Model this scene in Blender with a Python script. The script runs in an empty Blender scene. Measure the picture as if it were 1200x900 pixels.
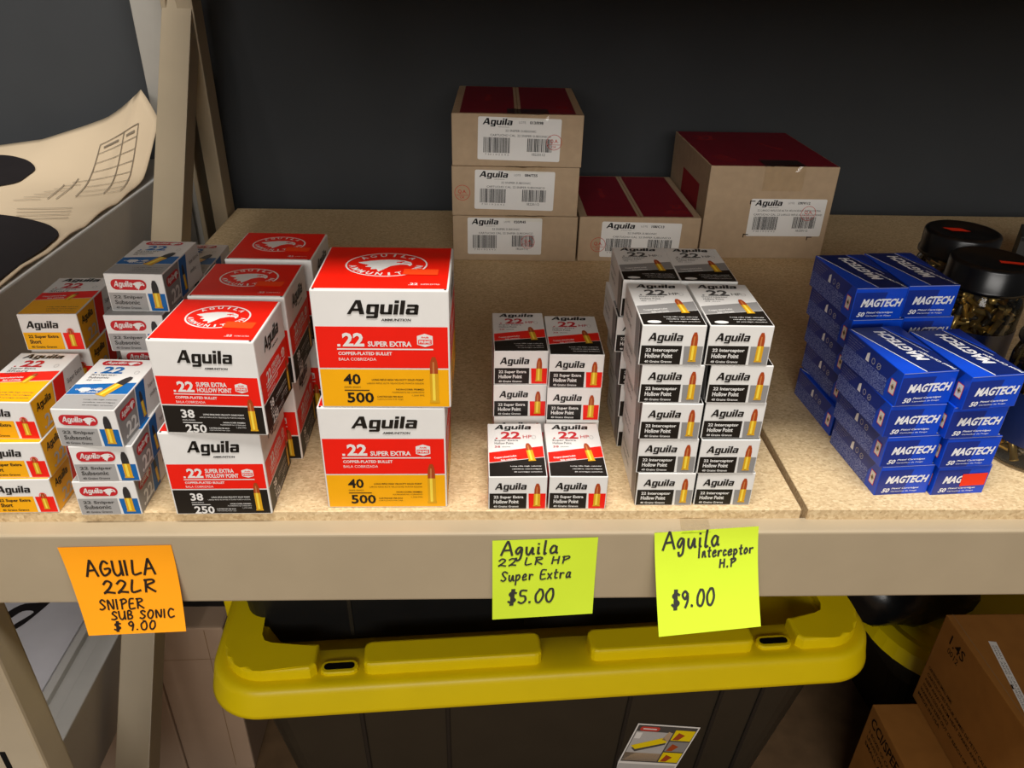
import bpy, bmesh, math, random
from mathutils import Vector, Matrix
random.seed(7)
SC = bpy.context.scene
COL = SC.collection
R = math.radians

# ------------------------------------------------------------------ camera
# world: metres, shelf board top at z = 0, its front edge at y = 0, x to the right
def set_camera():
    p, t, r = R(29.9), R(2.56), R(1.41)
    f = Vector((math.sin(t)*math.cos(p), math.cos(t)*math.cos(p), -math.sin(p)))
    ri = Vector((math.cos(t), -math.sin(t), 0)); up = ri.cross(f)
    X = ri*math.cos(r) + up*math.sin(r); U = -ri*math.sin(r) + up*math.cos(r)
    cd = bpy.data.cameras.new('camera'); cd.sensor_width = 36; cd.lens = 36*901.7/1200
    cd.clip_start = 0.02; cd.clip_end = 50
    co = bpy.data.objects.new('camera', cd); COL.objects.link(co)
    m = Matrix((X, U, -f)).transposed().to_4x4(); m.translation = Vector((0, -0.4265, 0.35))
    co.matrix_world = m
    SC.camera = co
set_camera()

# ------------------------------------------------------------------ light
SC.view_settings.view_transform = 'Standard'; SC.view_settings.look = 'None'
SC.view_settings.gamma = 1; SC.view_settings.use_curve_mapping = False
SC.view_settings.exposure = 0.08
w = bpy.data.worlds.new('world'); SC.world = w; w.use_nodes = True
w.node_tree.nodes['Background'].inputs[0].default_value = (1.0, 0.93, 0.85, 1)
w.node_tree.nodes['Background'].inputs[1].default_value = 0.07
def area(name, loc, size, size_y, power, col, rot=(0, 0, 0)):
    l = bpy.data.lights.new(name, 'AREA'); l.shape = 'RECTANGLE'; l.size = size; l.size_y = size_y
    l.energy = power; l.color = col
    o = bpy.data.objects.new(name, l); COL.objects.link(o); o.location = loc; o.rotation_euler = rot
    return o
# a ceiling troffer just in front of the rack and the bright shop floor further out across the aisle
area('ceiling_light_near', (0.05, -0.42, 1.95), 1.2, 0.35, 53, (1.0, 0.96, 0.91))
area('aisle_light', (-0.3, -3.3, 1.25), 2.6, 1.2, 68, (1.0, 0.96, 0.91), (R(74), 0, 0))

# ------------------------------------------------------------------ materials
def lin(h):
    h = h.lstrip('#'); v = [int(h[i:i+2], 16)/255 for i in (0, 2, 4)]
    return tuple((c/12.92 if c <= .04045 else ((c+.055)/1.055)**2.4) for c in v)
def nt(name):
    m = bpy.data.materials.new(name); m.use_nodes = True
    return m, m.node_tree.nodes, m.node_tree.links, m.node_tree.nodes['Principled BSDF']
M = {}
def mat(name, hexc, rough=.5, spec=.4, metal=0., var=.06, scale=60., bump=0., coat=0.):
    """principled with a slight procedural colour and roughness variation"""
    m, n, l, b = nt(name)
    c = lin(hexc)
    tc = n.new('ShaderNodeTexCoord'); ns = n.new('ShaderNodeTexNoise'); ns.inputs['Scale'].default_value = scale
    ns.inputs['Detail'].default_value = 3
    l.new(tc.outputs['Object'], ns.inputs['Vector'])
    rp = n.new('ShaderNodeValToRGB')
    rp.color_ramp.elements[0].position = .3; rp.color_ramp.elements[1].position = .7
    rp.color_ramp.elements[0].color = (*[x*(1-var) for x in c], 1)
    rp.color_ramp.elements[1].color = (*[min(1, x*(1+var)) for x in c], 1)
    l.new(ns.outputs['Fac'], rp.inputs['Fac']); l.new(rp.outputs['Color'], b.inputs['Base Color'])
    b.inputs['Roughness'].default_value = rough; b.inputs['Metallic'].default_value = metal
    b.inputs['Specular IOR Level'].default_value = spec
    if coat: b.inputs['Coat Weight'].default_value = coat; b.inputs['Coat Roughness'].default_value = .15
    if bump:
        bp = n.new('ShaderNodeBump'); bp.inputs['Strength'].default_value = bump; bp.inputs['Distance'].default_value = .001
        l.new(ns.outputs['Fac'], bp.inputs['Height']); l.new(bp.outputs['Normal'], b.inputs['Normal'])
    M[name] = m
    return m
# printing inks / card
mat('white', 'E4E2DE', .42, var=.02); mat('red', 'EE1A08', .38, var=.03); mat('black', '17130F', .42, var=.05)
mat('yellow', 'F6AE04', .4, var=.03); mat('grey', '8E8C8A', .42, var=.03); mat('dkgrey', '4A4846', .45)
mat('snip_grey', 'A3A19F', .42, var=.03); mat('ltgrey', 'B9B7B4', .42, var=.03); mat('blue', '0A62A8', .4, var=.04); mat('brass', 'D8A21E', .35, var=.05)
mat('brass_lt', 'F4D84C', .35, var=.05); mat('copper', 'A8451A', .35, var=.05); mat('lead', '2C2A2B', .4)
mat('copper_lt', 'C47A45', .35, var=.05); mat('tinred', 'C02028', .42); mat('orange_sticker', 'FF4A18', .5, spec=.2, var=.02)
mat('red_sticker', 'F43A1E', .5, spec=.2, var=.02)
mat('mag_blue', '0D48CC', .28, spec=.5, var=.05); mat('mag_navy', '14308C', .3, spec=.5, var=.06)
mat('mag_deep', '0C2264', .3, spec=.5); mat('mag_text', 'F2F2F4', .4, var=.01)
mat('kraft', 'B59D80', .75, spec=.2, var=.05, scale=90, bump=.08); mat('kraft_edge', '8C6C48', .8)
mat('maroon', '7C1226', .55, spec=.3, var=.06); mat('maroon_ink', '9A2A30', .7, spec=.2); mat('stamp', 'C4463A', .7, spec=.1)
mat('label_white', 'E8E6E2', .45, var=.015); mat('ink', '1B1A1B', .6, spec=.2)
mat('grey_ink', '6E6B69', .6, spec=.2)
mat('beige_metal', 'AB9B80', .42, spec=.45, var=.03, scale=25); mat('beige_dark', '94805F', .5)
mat('hole_shade', '0C0A08', .8, spec=.1)
mat('wall_paint', '3B3D3F', .75, spec=.25, var=.05, scale=8, bump=.1)
mat('grey_metal', 'A39F97', .45, var=.02); mat('white_metal', 'CFCDC8', .4, var=.02); mat('floor_mat', '7A5F42', .8, var=.15, scale=30, bump=.2)
mat('paper', 'DCC7A8', .75, spec=.15, var=.02, scale=10); mat('paper_white', 'D6D4DA', .7, spec=.15, var=.02)
mat('target_black', '242021', .65, spec=.2); mat('pencil', '8B7E6C', .8, spec=.1)
mat('tote_yellow', 'EED200', .4, spec=.4, var=.04, scale=14); mat('tote_black', '2A251C', .5, spec=.35, var=.08, scale=20)
mat('plastic_black', '141414', .45, spec=.4, var=.08, scale=30)
mat('note_orange', 'FFA41C', .7, spec=.1, var=.02, scale=20); mat('note_green', 'D6F03C', .7, spec=.1, var=.02, scale=20)
mat('marker', '2A1E16', .55, spec=.2); mat('marker_grey', '3B3B36', .55, spec=.2)
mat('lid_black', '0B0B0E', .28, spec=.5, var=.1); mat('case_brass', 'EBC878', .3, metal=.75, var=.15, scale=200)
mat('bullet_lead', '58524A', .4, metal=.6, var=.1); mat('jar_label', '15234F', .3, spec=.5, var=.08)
mat('case_brass_shade', 'B08C42', .4, metal=.7, var=.3, scale=250)  # darker copy of the case brass, shade of the inner pile put into colour
mat('cardboard', '98662F', .8, spec=.15, var=.07, scale=40, bump=.1); mat('print_brown', '2A1C10', .7, spec=.1)
mat('tape_yellow', 'B98A2A', .35, var=.05); mat('dark_box', '3A3A38', .5, spec=.3); mat('bag_black', '0E0F10', .3, spec=.5, var=.1, bump=.5)
mat('mauve_card', 'B59A82', .75, spec=.15, var=.05, scale=12)

def particle_board():
    m, n, l, b = nt('particle_board')
    tc = n.new('ShaderNodeTexCoord'); mp = n.new('ShaderNodeMapping'); mp.inputs['Scale'].default_value = (1, 1.6, 1)
    l.new(tc.outputs['Object'], mp.inputs['Vector'])
    vo = n.new('ShaderNodeTexVoronoi'); vo.inputs['Scale'].default_value = 420; vo.inputs['Randomness'].default_value = 1
    ns = n.new('ShaderNodeTexNoise'); ns.inputs['Scale'].default_value = 420; ns.inputs['Detail'].default_value = 4
    n2 = n.new('ShaderNodeTexNoise'); n2.inputs['Scale'].default_value = 9; n2.inputs['Detail'].default_value = 3
    for q in (vo, ns): l.new(mp.outputs['Vector'], q.inputs['Vector'])
    l.new(tc.outputs['Object'], n2.inputs['Vector'])
    r1 = n.new('ShaderNodeValToRGB'); e = r1.color_ramp.elements
    e[0].position = .05; e[0].color = (*lin('8A6E4A'), 1); e[1].position = .9; e[1].color = (*lin('ECD6AC'), 1)
    k = r1.color_ramp.elements.new(.35); k.color = (*lin('CCB086'), 1)
    k = r1.color_ramp.elements.new(.62); k.color = (*lin('DCC297'), 1)
    sep = n.new('ShaderNodeSeparateColor'); l.new(vo.outputs['Color'], sep.inputs['Color'])
    mx = n.new('ShaderNodeMath'); mx.operation = 'MULTIPLY_ADD'; mx.inputs[1].default_value = .45
    l.new(sep.outputs[0], mx.inputs[0])
    m2 = n.new('ShaderNodeMath'); m2.operation = 'MULTIPLY'; m2.inputs[1].default_value = .62
    l.new(ns.outputs['Fac'], m2.inputs[0]); l.new(m2.outputs[0], mx.inputs[2])
    l.new(mx.outputs[0], r1.inputs['Fac'])
    mixc = n.new('ShaderNodeMixRGB'); mixc.blend_type = 'MULTIPLY'; mixc.inputs['Fac'].default_value = .14
    l.new(r1.outputs['Color'], mixc.inputs[1]); l.new(n2.outputs['Fac'], mixc.inputs[2])
    l.new(mixc.outputs[0], b.inputs['Base Color'])
    b.inputs['Roughness'].default_value = .8; b.inputs['Specular IOR Level'].default_value = .2
    bp = n.new('ShaderNodeBump'); bp.inputs['Strength'].default_value = .25; bp.inputs['Distance'].default_value = .0006
    l.new(ns.outputs['Fac'], bp.inputs['Height']); l.new(bp.outputs['Normal'], b.inputs['Normal'])
    M['particle_board'] = m
particle_board()
def speckle():
    m, n, l, b = nt('mag_speckle')
    tc = n.new('ShaderNodeTexCoord'); vo = n.new('ShaderNodeTexVoronoi'); vo.inputs['Scale'].default_value = 1100
    l.new(tc.outputs['Object'], vo.inputs['Vector'])
    r = n.new('ShaderNodeValToRGB'); r.color_ramp.elements[0].position = .25; r.color_ramp.elements[1].position = .6
    r.color_ramp.elements[0].color = (*lin('8C9AD0'), 1); r.color_ramp.elements[1].color = (*lin('1C3590'), 1)
    l.new(vo.outputs['Distance'], r.inputs['Fac']); l.new(r.outputs['Color'], b.inputs['Base Color'])
    b.inputs['Roughness'].default_value = .4
    M['mag_speckle'] = m
speckle()
def clear(name, tint, gloss):
    m, n, l, b = nt(name)
    n.remove(b)
    tr = n.new('ShaderNodeBsdfTransparent'); tr.inputs[0].default_value = (*tint, 1)
    gl = n.new('ShaderNodeBsdfGlossy'); gl.inputs['Roughness'].default_value = .08
    fr = n.new('ShaderNodeFresnel'); fr.inputs['IOR'].default_value = gloss
    mx = n.new('ShaderNodeMixShader'); l.new(fr.outputs[0], mx.inputs[0]); l.new(tr.outputs[0], mx.inputs[1]); l.new(gl.outputs[0], mx.inputs[2])
    l.new(mx.outputs[0], n['Material Output'].inputs['Surface'])
    M[name] = m
clear('jar_clear', (.94, .94, .92), 1.45); clear('tape_clear', (.97, .96, .93), 1.5)

# ------------------------------------------------------------------ object helpers
def link(name, me, parent=None):
    o = bpy.data.objects.new(name, me); COL.objects.link(o)
    if parent is not None: o.parent = parent
    return o
def tag(o, label=None, cat=None, group=None, kind=None):
    if label: o['label'] = label
    if cat: o['category'] = cat
    if group: o['group'] = group
    if kind: o['kind'] = kind
    return o
def empty(name, loc=(0, 0, 0), rz=0.):
    o = link(name, None); o.location = loc; o.rotation_euler = (0, 0, rz); o.empty_display_size = .02
    return o
def mesh(name, bm, mats, smooth=False):
    me = bpy.data.meshes.new(name); bm.normal_update(); bm.to_mesh(me); bm.free()
    for x in (mats if isinstance(mats, (list, tuple)) else [mats]): me.materials.append(M[x])
    if smooth:
        for p in me.polygons: p.use_smooth = True
    return me
def box_bm(x0, x1, y0, y1, z0, z1, bev=0., seg=2, bm=None):
    own = bm is None
    if own: bm = bmesh.new()
    vs = [bm.verts.new(v) for v in ((x0,y0,z0),(x1,y0,z0),(x1,y1,z0),(x0,y1,z0),(x0,y0,z1),(x1,y0,z1),(x1,y1,z1),(x0,y1,z1))]
    fs = [bm.faces.new([vs[i] for i in q]) for q in ((3,2,1,0),(4,5,6,7),(0,1,5,4),(1,2,6,5),(2,3,7,6),(3,0,4,7))]
    if bev:
        es = list({e for f in fs for e in f.edges})
        bmesh.ops.bevel(bm, geom=es, offset=bev, segments=seg, profile=.6, affect='EDGES')
    return bm
def prism_bm(pts, z0, z1, bev=0., bm=None):
    """extruded polygon in x, y"""
    if bm is None: bm = bmesh.new()
    a = [bm.verts.new((x, y, z0)) for x, y in pts]; b = [bm.verts.new((x, y, z1)) for x, y in pts]
    n = len(pts)
    top = bm.faces.new(b); bm.faces.new(a[::-1])
    for i in range(n): bm.faces.new((a[i], a[(i+1) % n], b[(i+1) % n], b[i]))
    if bev:
        bmesh.ops.bevel(bm, geom=list(top.edges), offset=bev, segments=3, profile=.5, affect='EDGES', clamp_overlap=True)
    return bm
def bar_bm(p, q, wx, wn, up=(1, 0, 0), bev=.001):
    """bar from p to q; wx wide along 'up', wn thick across"""
    p, q, up = Vector(p), Vector(q), Vector(up).normalized()
    d = (q-p).normalized(); nrm = d.cross(up).normalized(); L = (q-p).length
    bm = box_bm(-wx/2, wx/2, -wn/2, wn/2, 0, L, bev)
    m = Matrix((up, nrm, d)).transposed().to_4x4(); m.translation = p
    bm.transform(m)
    bmesh.ops.recalc_face_normals(bm, faces=bm.faces[:])
    return bm
def lathe_bm(prof, n=40, bm=None):
    if bm is None: bm = bmesh.new()
    rings = []
    for r, z in prof:
        rings.append([bm.verts.new((r*math.cos(2*math.pi*i/n), r*math.sin(2*math.pi*i/n), z)) for i in range(n)] if r > 1e-6 else [bm.verts.new((0, 0, z))])
    for a, b in zip(rings, rings[1:]):
        for i in range(n):
            j = (i+1) % n
            f = [a[i % len(a)], a[j % len(a)], b[j % len(b)], b[i % len(b)]]
            f = [v for k, v in enumerate(f) if v not in f[:k]]
            if len(f) > 2: bm.faces.new(f)
    return bm
def rrect(L, W, r, n=6):
    pts = []
    for cx, cy, a0 in ((L/2-r, W/2-r, 0), (-L/2+r, W/2-r, 90), (-L/2+r, -W/2+r, 180), (L/2-r, -W/2+r, 270)):
        for i in range(n+1):
            a = R(a0+90*i/n); pts.append((cx+r*math.cos(a), cy+r*math.sin(a)))
    return pts
def loft_bm(loops, cap0=True, cap1=True):
    bm = bmesh.new(); rs = [[bm.verts.new(v) for v in lp] for lp in loops]; n = len(rs[0])
    for a, b in zip(rs, rs[1:]):
        for i in range(n): bm.faces.new((a[i], a[(i+1) % n], b[(i+1) % n], b[i]))
    if cap0: bm.faces.new(rs[0][::-1])
    if cap1: bm.faces.new(rs[-1])
    return bm

# ------------------------------------------------------------------ flat print (ink shapes and lettering on a face)
_tc = {}
def glyphs(s, bold, shear):
    key = (s, round(bold, 3), round(shear, 2))
    if key in _tc: return _tc[key]
    cu = bpy.data.curves.new('lettering', 'FONT'); cu.body = s; cu.size = 1; cu.resolution_u = 2; cu.offset = bold; cu.shear = shear
    cu.fill_mode = 'FRONT'
    o = bpy.data.objects.new('lettering', cu); COL.objects.link(o)
    dg = bpy.context.evaluated_depsgraph_get(); ev = o.evaluated_get(dg); me = ev.to_mesh()
    v = [(x.co.x, x.co.y) for x in me.vertices]; f = [tuple(p.vertices) for p in me.polygons]
    ev.to_mesh_clear(); bpy.data.objects.remove(o); bpy.data.curves.remove(cu)
    x0 = min(a for a, b in v); x1 = max(a for a, b in v); y0 = min(b for a, b in v); y1 = max(b for a, b in v)
    v = [((a-x0)/(x1-x0), (b-y0)/(y1-y0)) for a, b in v]
    _tc[key] = (v, f, (x1-x0)/(y1-y0))
    return _tc[key]
class Print:
    """2-D artwork in millimetres (u right, v up), wrapped onto a face at origin O with axes U, V"""
    def __init__(s): s.v = []; s.f = []; s.m = []; s.mats = []
    def mi(s, m):
        if m not in s.mats: s.mats.append(m)
        return s.mats.index(m)
    def add(s, vs, fs, m, lay):
        b = len(s.v); s.v += [(x, y, lay) for x, y in vs]
        k = s.mi(m)
        for f in fs: s.f.append(tuple(i+b for i in f)); s.m.append(k)
    def poly(s, pts, m, lay=0):
        a = sum(pts[i][0]*pts[(i+1) % len(pts)][1]-pts[(i+1) % len(pts)][0]*pts[i][1] for i in range(len(pts)))
        if a < 0: pts = pts[::-1]
        s.add(pts, [tuple(range(len(pts)))], m, lay)
    def rect(s, x0, y0, x1, y1, m, lay=0): s.poly([(x0, y0), (x1, y0), (x1, y1), (x0, y1)], m, lay)
    def pill(s, x0, y0, x1, y1, r, m, lay=0):
        s.poly([((x0+x1)/2+a, (y0+y1)/2+b) for a, b in rrect(x1-x0, y1-y0, r, 4)], m, lay)
    def ell(s, cx, cy, rx, ry, m, lay=0, n=32): s.poly([(cx+rx*math.cos(6.2832*i/n), cy+ry*math.sin(6.2832*i/n)) for i in range(n)], m, lay)
    def ring(s, cx, cy, rx, ry, t, m, lay=0, n=40):
        vs = [(cx+(rx-q*t)*math.cos(6.2832*i/n), cy+(ry-q*t)*math.sin(6.2832*i/n)) for i in range(n) for q in (0, 1)]
        s.add(vs, [(2*i, (2*i+2) % (2*n), (2*i+3) % (2*n), 2*i+1) for i in range(n)], m, lay)
    def text(s, t, x0, y0, x1, y1, m, lay=3, bold=.0, shear=0., rot=0.):
        """lettering squeezed into the box; rot turns it about the box centre (box given unrotated)"""
        v, f, _ = glyphs(t, bold, shear)
        cx, cy = (x0+x1)/2, (y0+y1)/2; c, sn = math.cos(R(rot)), math.sin(R(rot))
        out = []
        for a, b in v:
            x = x0+a*(x1-x0)-cx; y = y0+b*(y1-y0)-cy; out.append((cx+x*c-y*sn, cy+x*sn+y*c))
        s.add(out, f, m, lay)
    def line(s, x0, y0, x1, y1, t, m, lay=2):
        d = math.hypot(x1-x0, y1-y0); nx, ny = -(y1-y0)/d*t/2, (x1-x0)/d*t/2
        s.poly([(x0-nx, y0-ny), (x1-nx, y1-ny), (x1+nx, y1+ny), (x0+nx, y0+ny)], m, lay)
    def cart(s, cx, y0, y1, w, tip='copper', rot=0, frac=.4, lay=4):
        """a pictured cartridge: brass case, bullet tip"""
        h = y1-y0; cy = (y0+y1)/2; c, sn = math.cos(R(rot)), math.sin(R(rot))
        T = lambda pts: [(cx+x*c-(y-h/2)*sn, cy+x*sn+(y-h/2)*c) for x, y in pts]
        b = h*(1-frac)
        s.poly(T([(-w/2, 0), (w/2, 0), (w/2, b), (-w/2, b)]), 'brass', lay)
        s.poly(T([(-w*.22, h*.03), (w*.1, h*.03), (w*.1, b), (-w*.22, b)]), 'brass_lt', lay+1)
        s.poly(T([(-w*.58, 0), (w*.58, 0), (w*.58, h*.05), (-w*.58, h*.05)]), 'brass', lay+1)
        k = w*.46; t = h-b
        s.poly(T([(-k, b), (k, b), (k, b+t*.45), (k*.8, b+t*.75), (k*.4, h), (-k*.4, h), (-k*.8, b+t*.75), (-k, b+t*.45)]), tip, lay)
        if tip == 'copper': s.poly(T([(-k*.4, b), (k*.1, b), (k*.1, b+t*.7), (-k*.3, b+t*.7)]), 'copper_lt', lay+1)
    def build(s, name, O, U, V, parent):
        O, U, V = Vector(O), Vector(U), Vector(V); N = U.cross(V)
        me = bpy.data.meshes.new(name)
        me.from_pydata([tuple(O+U*(x*.001)+V*(y*.001)+N*(.00012+.00005*l)) for x, y, l in s.v], [], s.f)
        for m in s.mats: me.materials.append(M[m])
        me.polygons.foreach_set('material_index', s.m); me.update()
        return link(name, me, parent)
def faces_of(w_, d, h):
    """origins and axes of the faces of a box standing at x -w/2..w/2, y 0..d, z 0..h (mm in, m out)"""
    a, b, c = w_/2000, d/1000, h/1000
    return dict(front=((-a, 0, 0), (1, 0, 0), (0, 0, 1)), top=((-a, 0, c), (1, 0, 0), (0, 1, 0)),
                right=((a, 0, 0), (0, 1, 0), (0, 0, 1)), left=((-a, b, 0), (0, -1, 0), (0, 0, 1)))
def carton(name, w_, d, h, base, bev=.0006):
    return link(name, mesh(name, box_bm(-w_/2000, w_/2000, 0, d/1000, 0, h/1000, bev), base))
def copy_thing(o):
    c = o.copy(); COL.objects.link(c)
    for ch in o.children:
        k = ch.copy(); COL.objects.link(k); k.parent = c; k.matrix_parent_inverse = ch.matrix_parent_inverse
        for g in ch.children:
            q = g.copy(); COL.objects.link(q); q.parent = k
    return c
class Proto:
    def __init__(s, fn): s.fn = fn; s.o = None
    def place(s, x, y, z, rot, label, cat, group):
        if s.o is None: s.o = s.fn(); o = s.o
        else: o = copy_thing(s.o)
        o.location = (x/1000, y/1000, z/1000); o.rotation_euler = (0, 0, R(rot))
        return tag(o, label, cat, group)

# ------------------------------------------------------------------ the setting
FZ = -.70
tag(link('floor', mesh('floor', box_bm(-2.2, 2.2, -2.6, .80, FZ-.05, FZ), 'floor_mat')), kind='structure')
tag(link('wall_back', mesh('wall_back', box_bm(-2.2, 2.2, .76, .82, FZ, 2.0), 'wall_paint')), kind='structure')

# ---- the beige rack: posts, beams, braces; boards lie loose on the beams
rack = empty('storage_rack', (0, 0, FZ)); tag(rack, 'beige steel storage rack with slotted posts holding the ammunition shelf', 'rack')
def part(name, bm, m, parent, off=(0, 0, 0), smooth=False):
    bm.transform(Matrix.Translation(-Vector(off)))
    return link(name, mesh(name, bm, m, smooth), parent)
OR = (0, 0, FZ)
def beam(zt, yf, sgn):
    """front face yf, top lip zt; sgn +1: faces the aisle"""
    bm = box_bm(-.361, 1.35, min(yf, yf+sgn*.0165), max(yf, yf+sgn*.0165), zt-.0637, zt, .0022, 3)
    box_bm(-.361, 1.35, min(yf+sgn*.0165, yf+sgn*.045), max(yf+sgn*.0165, yf+sgn*.045), zt-.0637, zt-.0082, .001, 1, bm)
    return bm
for zt in (-.008, .432):
    part('beam', beam(zt, -.0135, 1), 'beige_metal', rack, OR)
    part('beam', beam(zt, .7125, -1), 'beige_metal', rack, OR)
def post(y0, y1, slots):
    bm = box_bm(-.405, -.3985, y0, y1, FZ, 1.0, .0008, 1)            # web, away from the bay
    sgn = 1 if y0 < .3 else -1
    p = part('post', box_bm(-.405, -.361, y0, y0+.028, FZ, 1.0, .0025, 2, bm) if sgn > 0 else box_bm(-.386, -.3655, y0, y1, FZ, 1.0, .0015, 2, bm), 'beige_metal', rack, OR)
    for z in slots:
        if sgn > 0:
            s = box_bm(-.3935, -.3885, y0-.0004, y0+.004, z, z+.030, .0003, 1)
        else:
            s = box_bm(-.3872, -.380, y0+.004, y0+.012, z, z+.03, .0003, 1)
        part('slot_shade', s, 'hole_shade', p)  # solid dark block, colour stands in for the shade inside the hole
        p.children[-1].location = (0, 0, -FZ)
    return p
post(-.019, .012, [-.20+.062*i-.062*4 for i in range(5)])
post(.663, .700, [.05+.07*i for i in range(6)])
for a, b in (((-.386, .06, -.55), (-.386, .3205, -.185)), ((-.386, .46, -.04), (-.386, .69, .28))):
    part('brace', bar_bm(a, b, .037, .030), 'beige_metal', rack, OR)
# particle boards, two per level
def board(x0, x1, z, rz, label, y0=.0015, y1=.70):
    o = link('shelf_board', mesh('shelf_board', box_bm(x0, x1, y0, y1, -.0158, 0, .0006, 1), 'particle_board'))
    o.location = (0, 0, z); o.rotation_euler = (0, 0, rz)
    return tag(o, label, 'shelf board', 'particle boards of the rack')
board(-.362, .2303, 0, 0, 'large particle board shelf panel under the red and white boxes')
board(.2345, .95, .0012, -.006, 'particle board shelf panel right of the seam, under the blue boxes')
board(-.362, .2300, .44, 0, 'particle board of the upper shelf, above the frame on the left', .0015)
board(.2345, .95, .44, 0, 'particle board of the upper shelf, above the frame on the right', .0015)

# ---- neighbouring grey rack on the left, running back along its own bay
nr = empty('neighbour_rack', (-.43, .3, FZ)); tag(nr, 'pale grey steel rack at left carrying the paper targets', 'rack')
ON = (-.43, .3, FZ)
part('side_rail', box_bm(-.446, -.428, -.35, .70, -.075, .0705, .002, 2), 'white_metal', nr, ON)
part('side_rail', box_bm(-.446, -.425, -.35, .70, -.46, -.364, .002, 2), 'white_metal', nr, ON)
part('rail_step', box_bm(-.464, -.446, -.35, .70, -.46, -.368, .0015, 2), 'white_metal', nr, ON)
part('rail_step', box_bm(-.470, -.462, -.35, .70, -.46, -.3605, .0015, 2), 'white_metal', nr, ON)
part('deck', box_bm(-1.3, -.446, -.35, .71, .048, .068, .001, 1), 'white_metal', nr, ON)
part('deck', box_bm(-1.3, -.470, -.35, .71, -.39, -.3645, .001, 1), 'white_metal', nr, ON)
part('post', box_bm(-.463, -.414, .712, .752, FZ, 1.0, .002, 2), 'grey_metal', nr, ON)

# ---- paper target curling up at the back on the neighbouring rack
BE = [(-1.4, .080), (-.80, .080), (-.68, .0857), (-.619, .0947), (-.555, .1143), (-.5235, .1251), (-.5033, .1368), (-.4826, .1517), (-.4686, .163), (-.40, .200)]
def backz(x):
    for (a, za), (b, zb) in zip(BE, BE[1:]):
        if a <= x <= b: return za+(zb-za)*(x-a)/(b-a)
    return .08
def paperz(x, y):
    t = min(1, max(0, (y-.53)/(.705-.53))); t = t*t*(1.6-.6*t)
    wav = .004*math.sin(y*37+x*5)*math.exp(-((x+.42)/.03)**2)
    return .0728+(backz(x)-.0728)*t+abs(wav)
def sheet(name, xs, ys, zf, th, m):
    bm = bmesh.new()
    cut = lambda x, y: ys[0]+(y-ys[0])*(1 if x <= -.4686 else 1-(x+.4686)/.0381*.055/(ys[-1]-ys[0]))
    g = [[[bm.verts.new((x, cut(x, y), zf(x, cut(x, y))+k)) for y in ys] for x in xs] for k in (0, -th)]
    for i in range(len(xs)-1):
        for j in range(len(ys)-1):
            bm.faces.new((g[0][i][j], g[0][i+1][j], g[0][i+1][j+1], g[0][i][j+1]))
            bm.faces.new((g[1][i][j], g[1][i][j+1], g[1][i+1][j+1], g[1][i+1][j]))
    nx, ny = len(xs)-1, len(ys)-1
    rim = [(i, 0) for i in range(nx)]+[(nx, j) for j in range(ny)]+[(i, ny) for i in range(nx, 0, -1)]+[(0, j) for j in range(ny, 0, -1)]
    for (i, j), (k, l) in zip(rim, rim[1:]+rim[:1]):
        bm.faces.new((g[1][i][j], g[1][k][l], g[0][k][l], g[0][i][j]))
    bmesh.ops.recalc_face_normals(bm, faces=bm.faces[:])
    return mesh(name, bm, m, False)
xs = sorted(set([-1.2+.03*i for i in range(14)] + [-.80+.01*i for i in range(33)] + [-.4686, -.4616, -.4532]+[-.48+.006*i for i in range(12)]))
xs = [x for x in xs if x < -.432]+[-.4305]
ys = [-.25+.05*i for i in range(14)]+[.42+.015*i for i in range(20)]
tp = link('paper_target', sheet('paper_target', xs, ys, paperz, .0016, 'paper'))
for p in tp.data.polygons: p.use_smooth = True
tag(tp, 'cream paper shooting target with black shapes, curling up at the back', 'paper target')
def smooth_loop(pts, n=6, closed=True):
    out = []; N = len(pts)
    rng = range(N) if closed else range(N-1)
    for i in rng:
        g = (lambda k: pts[k % N]) if closed else (lambda k: pts[min(max(k, 0), N-1)])
        a, b, c, d = g(i-1), g(i), g(i+1), g(i+2)
        for k in range(n):
            t = k/n
            out.append(tuple(.5*((2*b[q])+(-a[q]+c[q])*t+(2*a[q]-5*b[q]+4*c[q]-d[q])*t*t+(-a[q]+3*b[q]-3*c[q]+d[q])*t**3) for q in (0, 1)))
    if not closed: out.append(pts[-1])
    return out
def scan_print(name, loop, m, parent, lift=.0017, step=.004):
    """ink area on the curled sheet: columns of small quads that follow its height"""
    x0 = max(min(p[0] for p in loop), -.95); x1 = max(p[0] for p in loop); n = int((x1-x0)/step)+1
    bm = bmesh.new(); prev = None
    for i in range(n+1):
        x = min(x0+(x1-x0)*(1-(1-i/n)**1.5)+1e-5, x1-1e-5)
        c = [a[1]+(b[1]-a[1])*(x-a[0])/(b[0]-a[0]) for a, b in zip(loop, loop[1:]+loop[:1]) if (a[0]-x)*(b[0]-x) < 0]
        if len(c) < 2: continue
        lo, hi = min(c), max(c)
        cur = [bm.verts.new((x, lo+(hi-lo)*j/24, paperz(x, lo+(hi-lo)*j/24)+lift)) for j in range(25)]
        if prev:
            for j in range(24): bm.faces.new((prev[j], cur[j], cur[j+1], prev[j+1]))
        prev = cur
    return link(name, mesh(name, bm, m, True), parent)
def on_paper(name, loops, m, parent, lift=.0009, fine=True):
    bm = bmesh.new()
    for lp in loops:
        f = bm.faces.new([bm.verts.new((x, y, 0)) for x, y in lp])
    bmesh.ops.triangulate(bm, faces=bm.faces[:])
    if fine: bmesh.ops.subdivide_edges(bm, edges=bm.edges[:], cuts=3, use_grid_fill=True)
    for v in bm.verts: v.co.z = paperz(v.co.x, v.co.y)+lift
    bmesh.ops.recalc_face_normals(bm, faces=bm.faces[:])
    return link(name, mesh(name, bm, m), parent)
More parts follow.
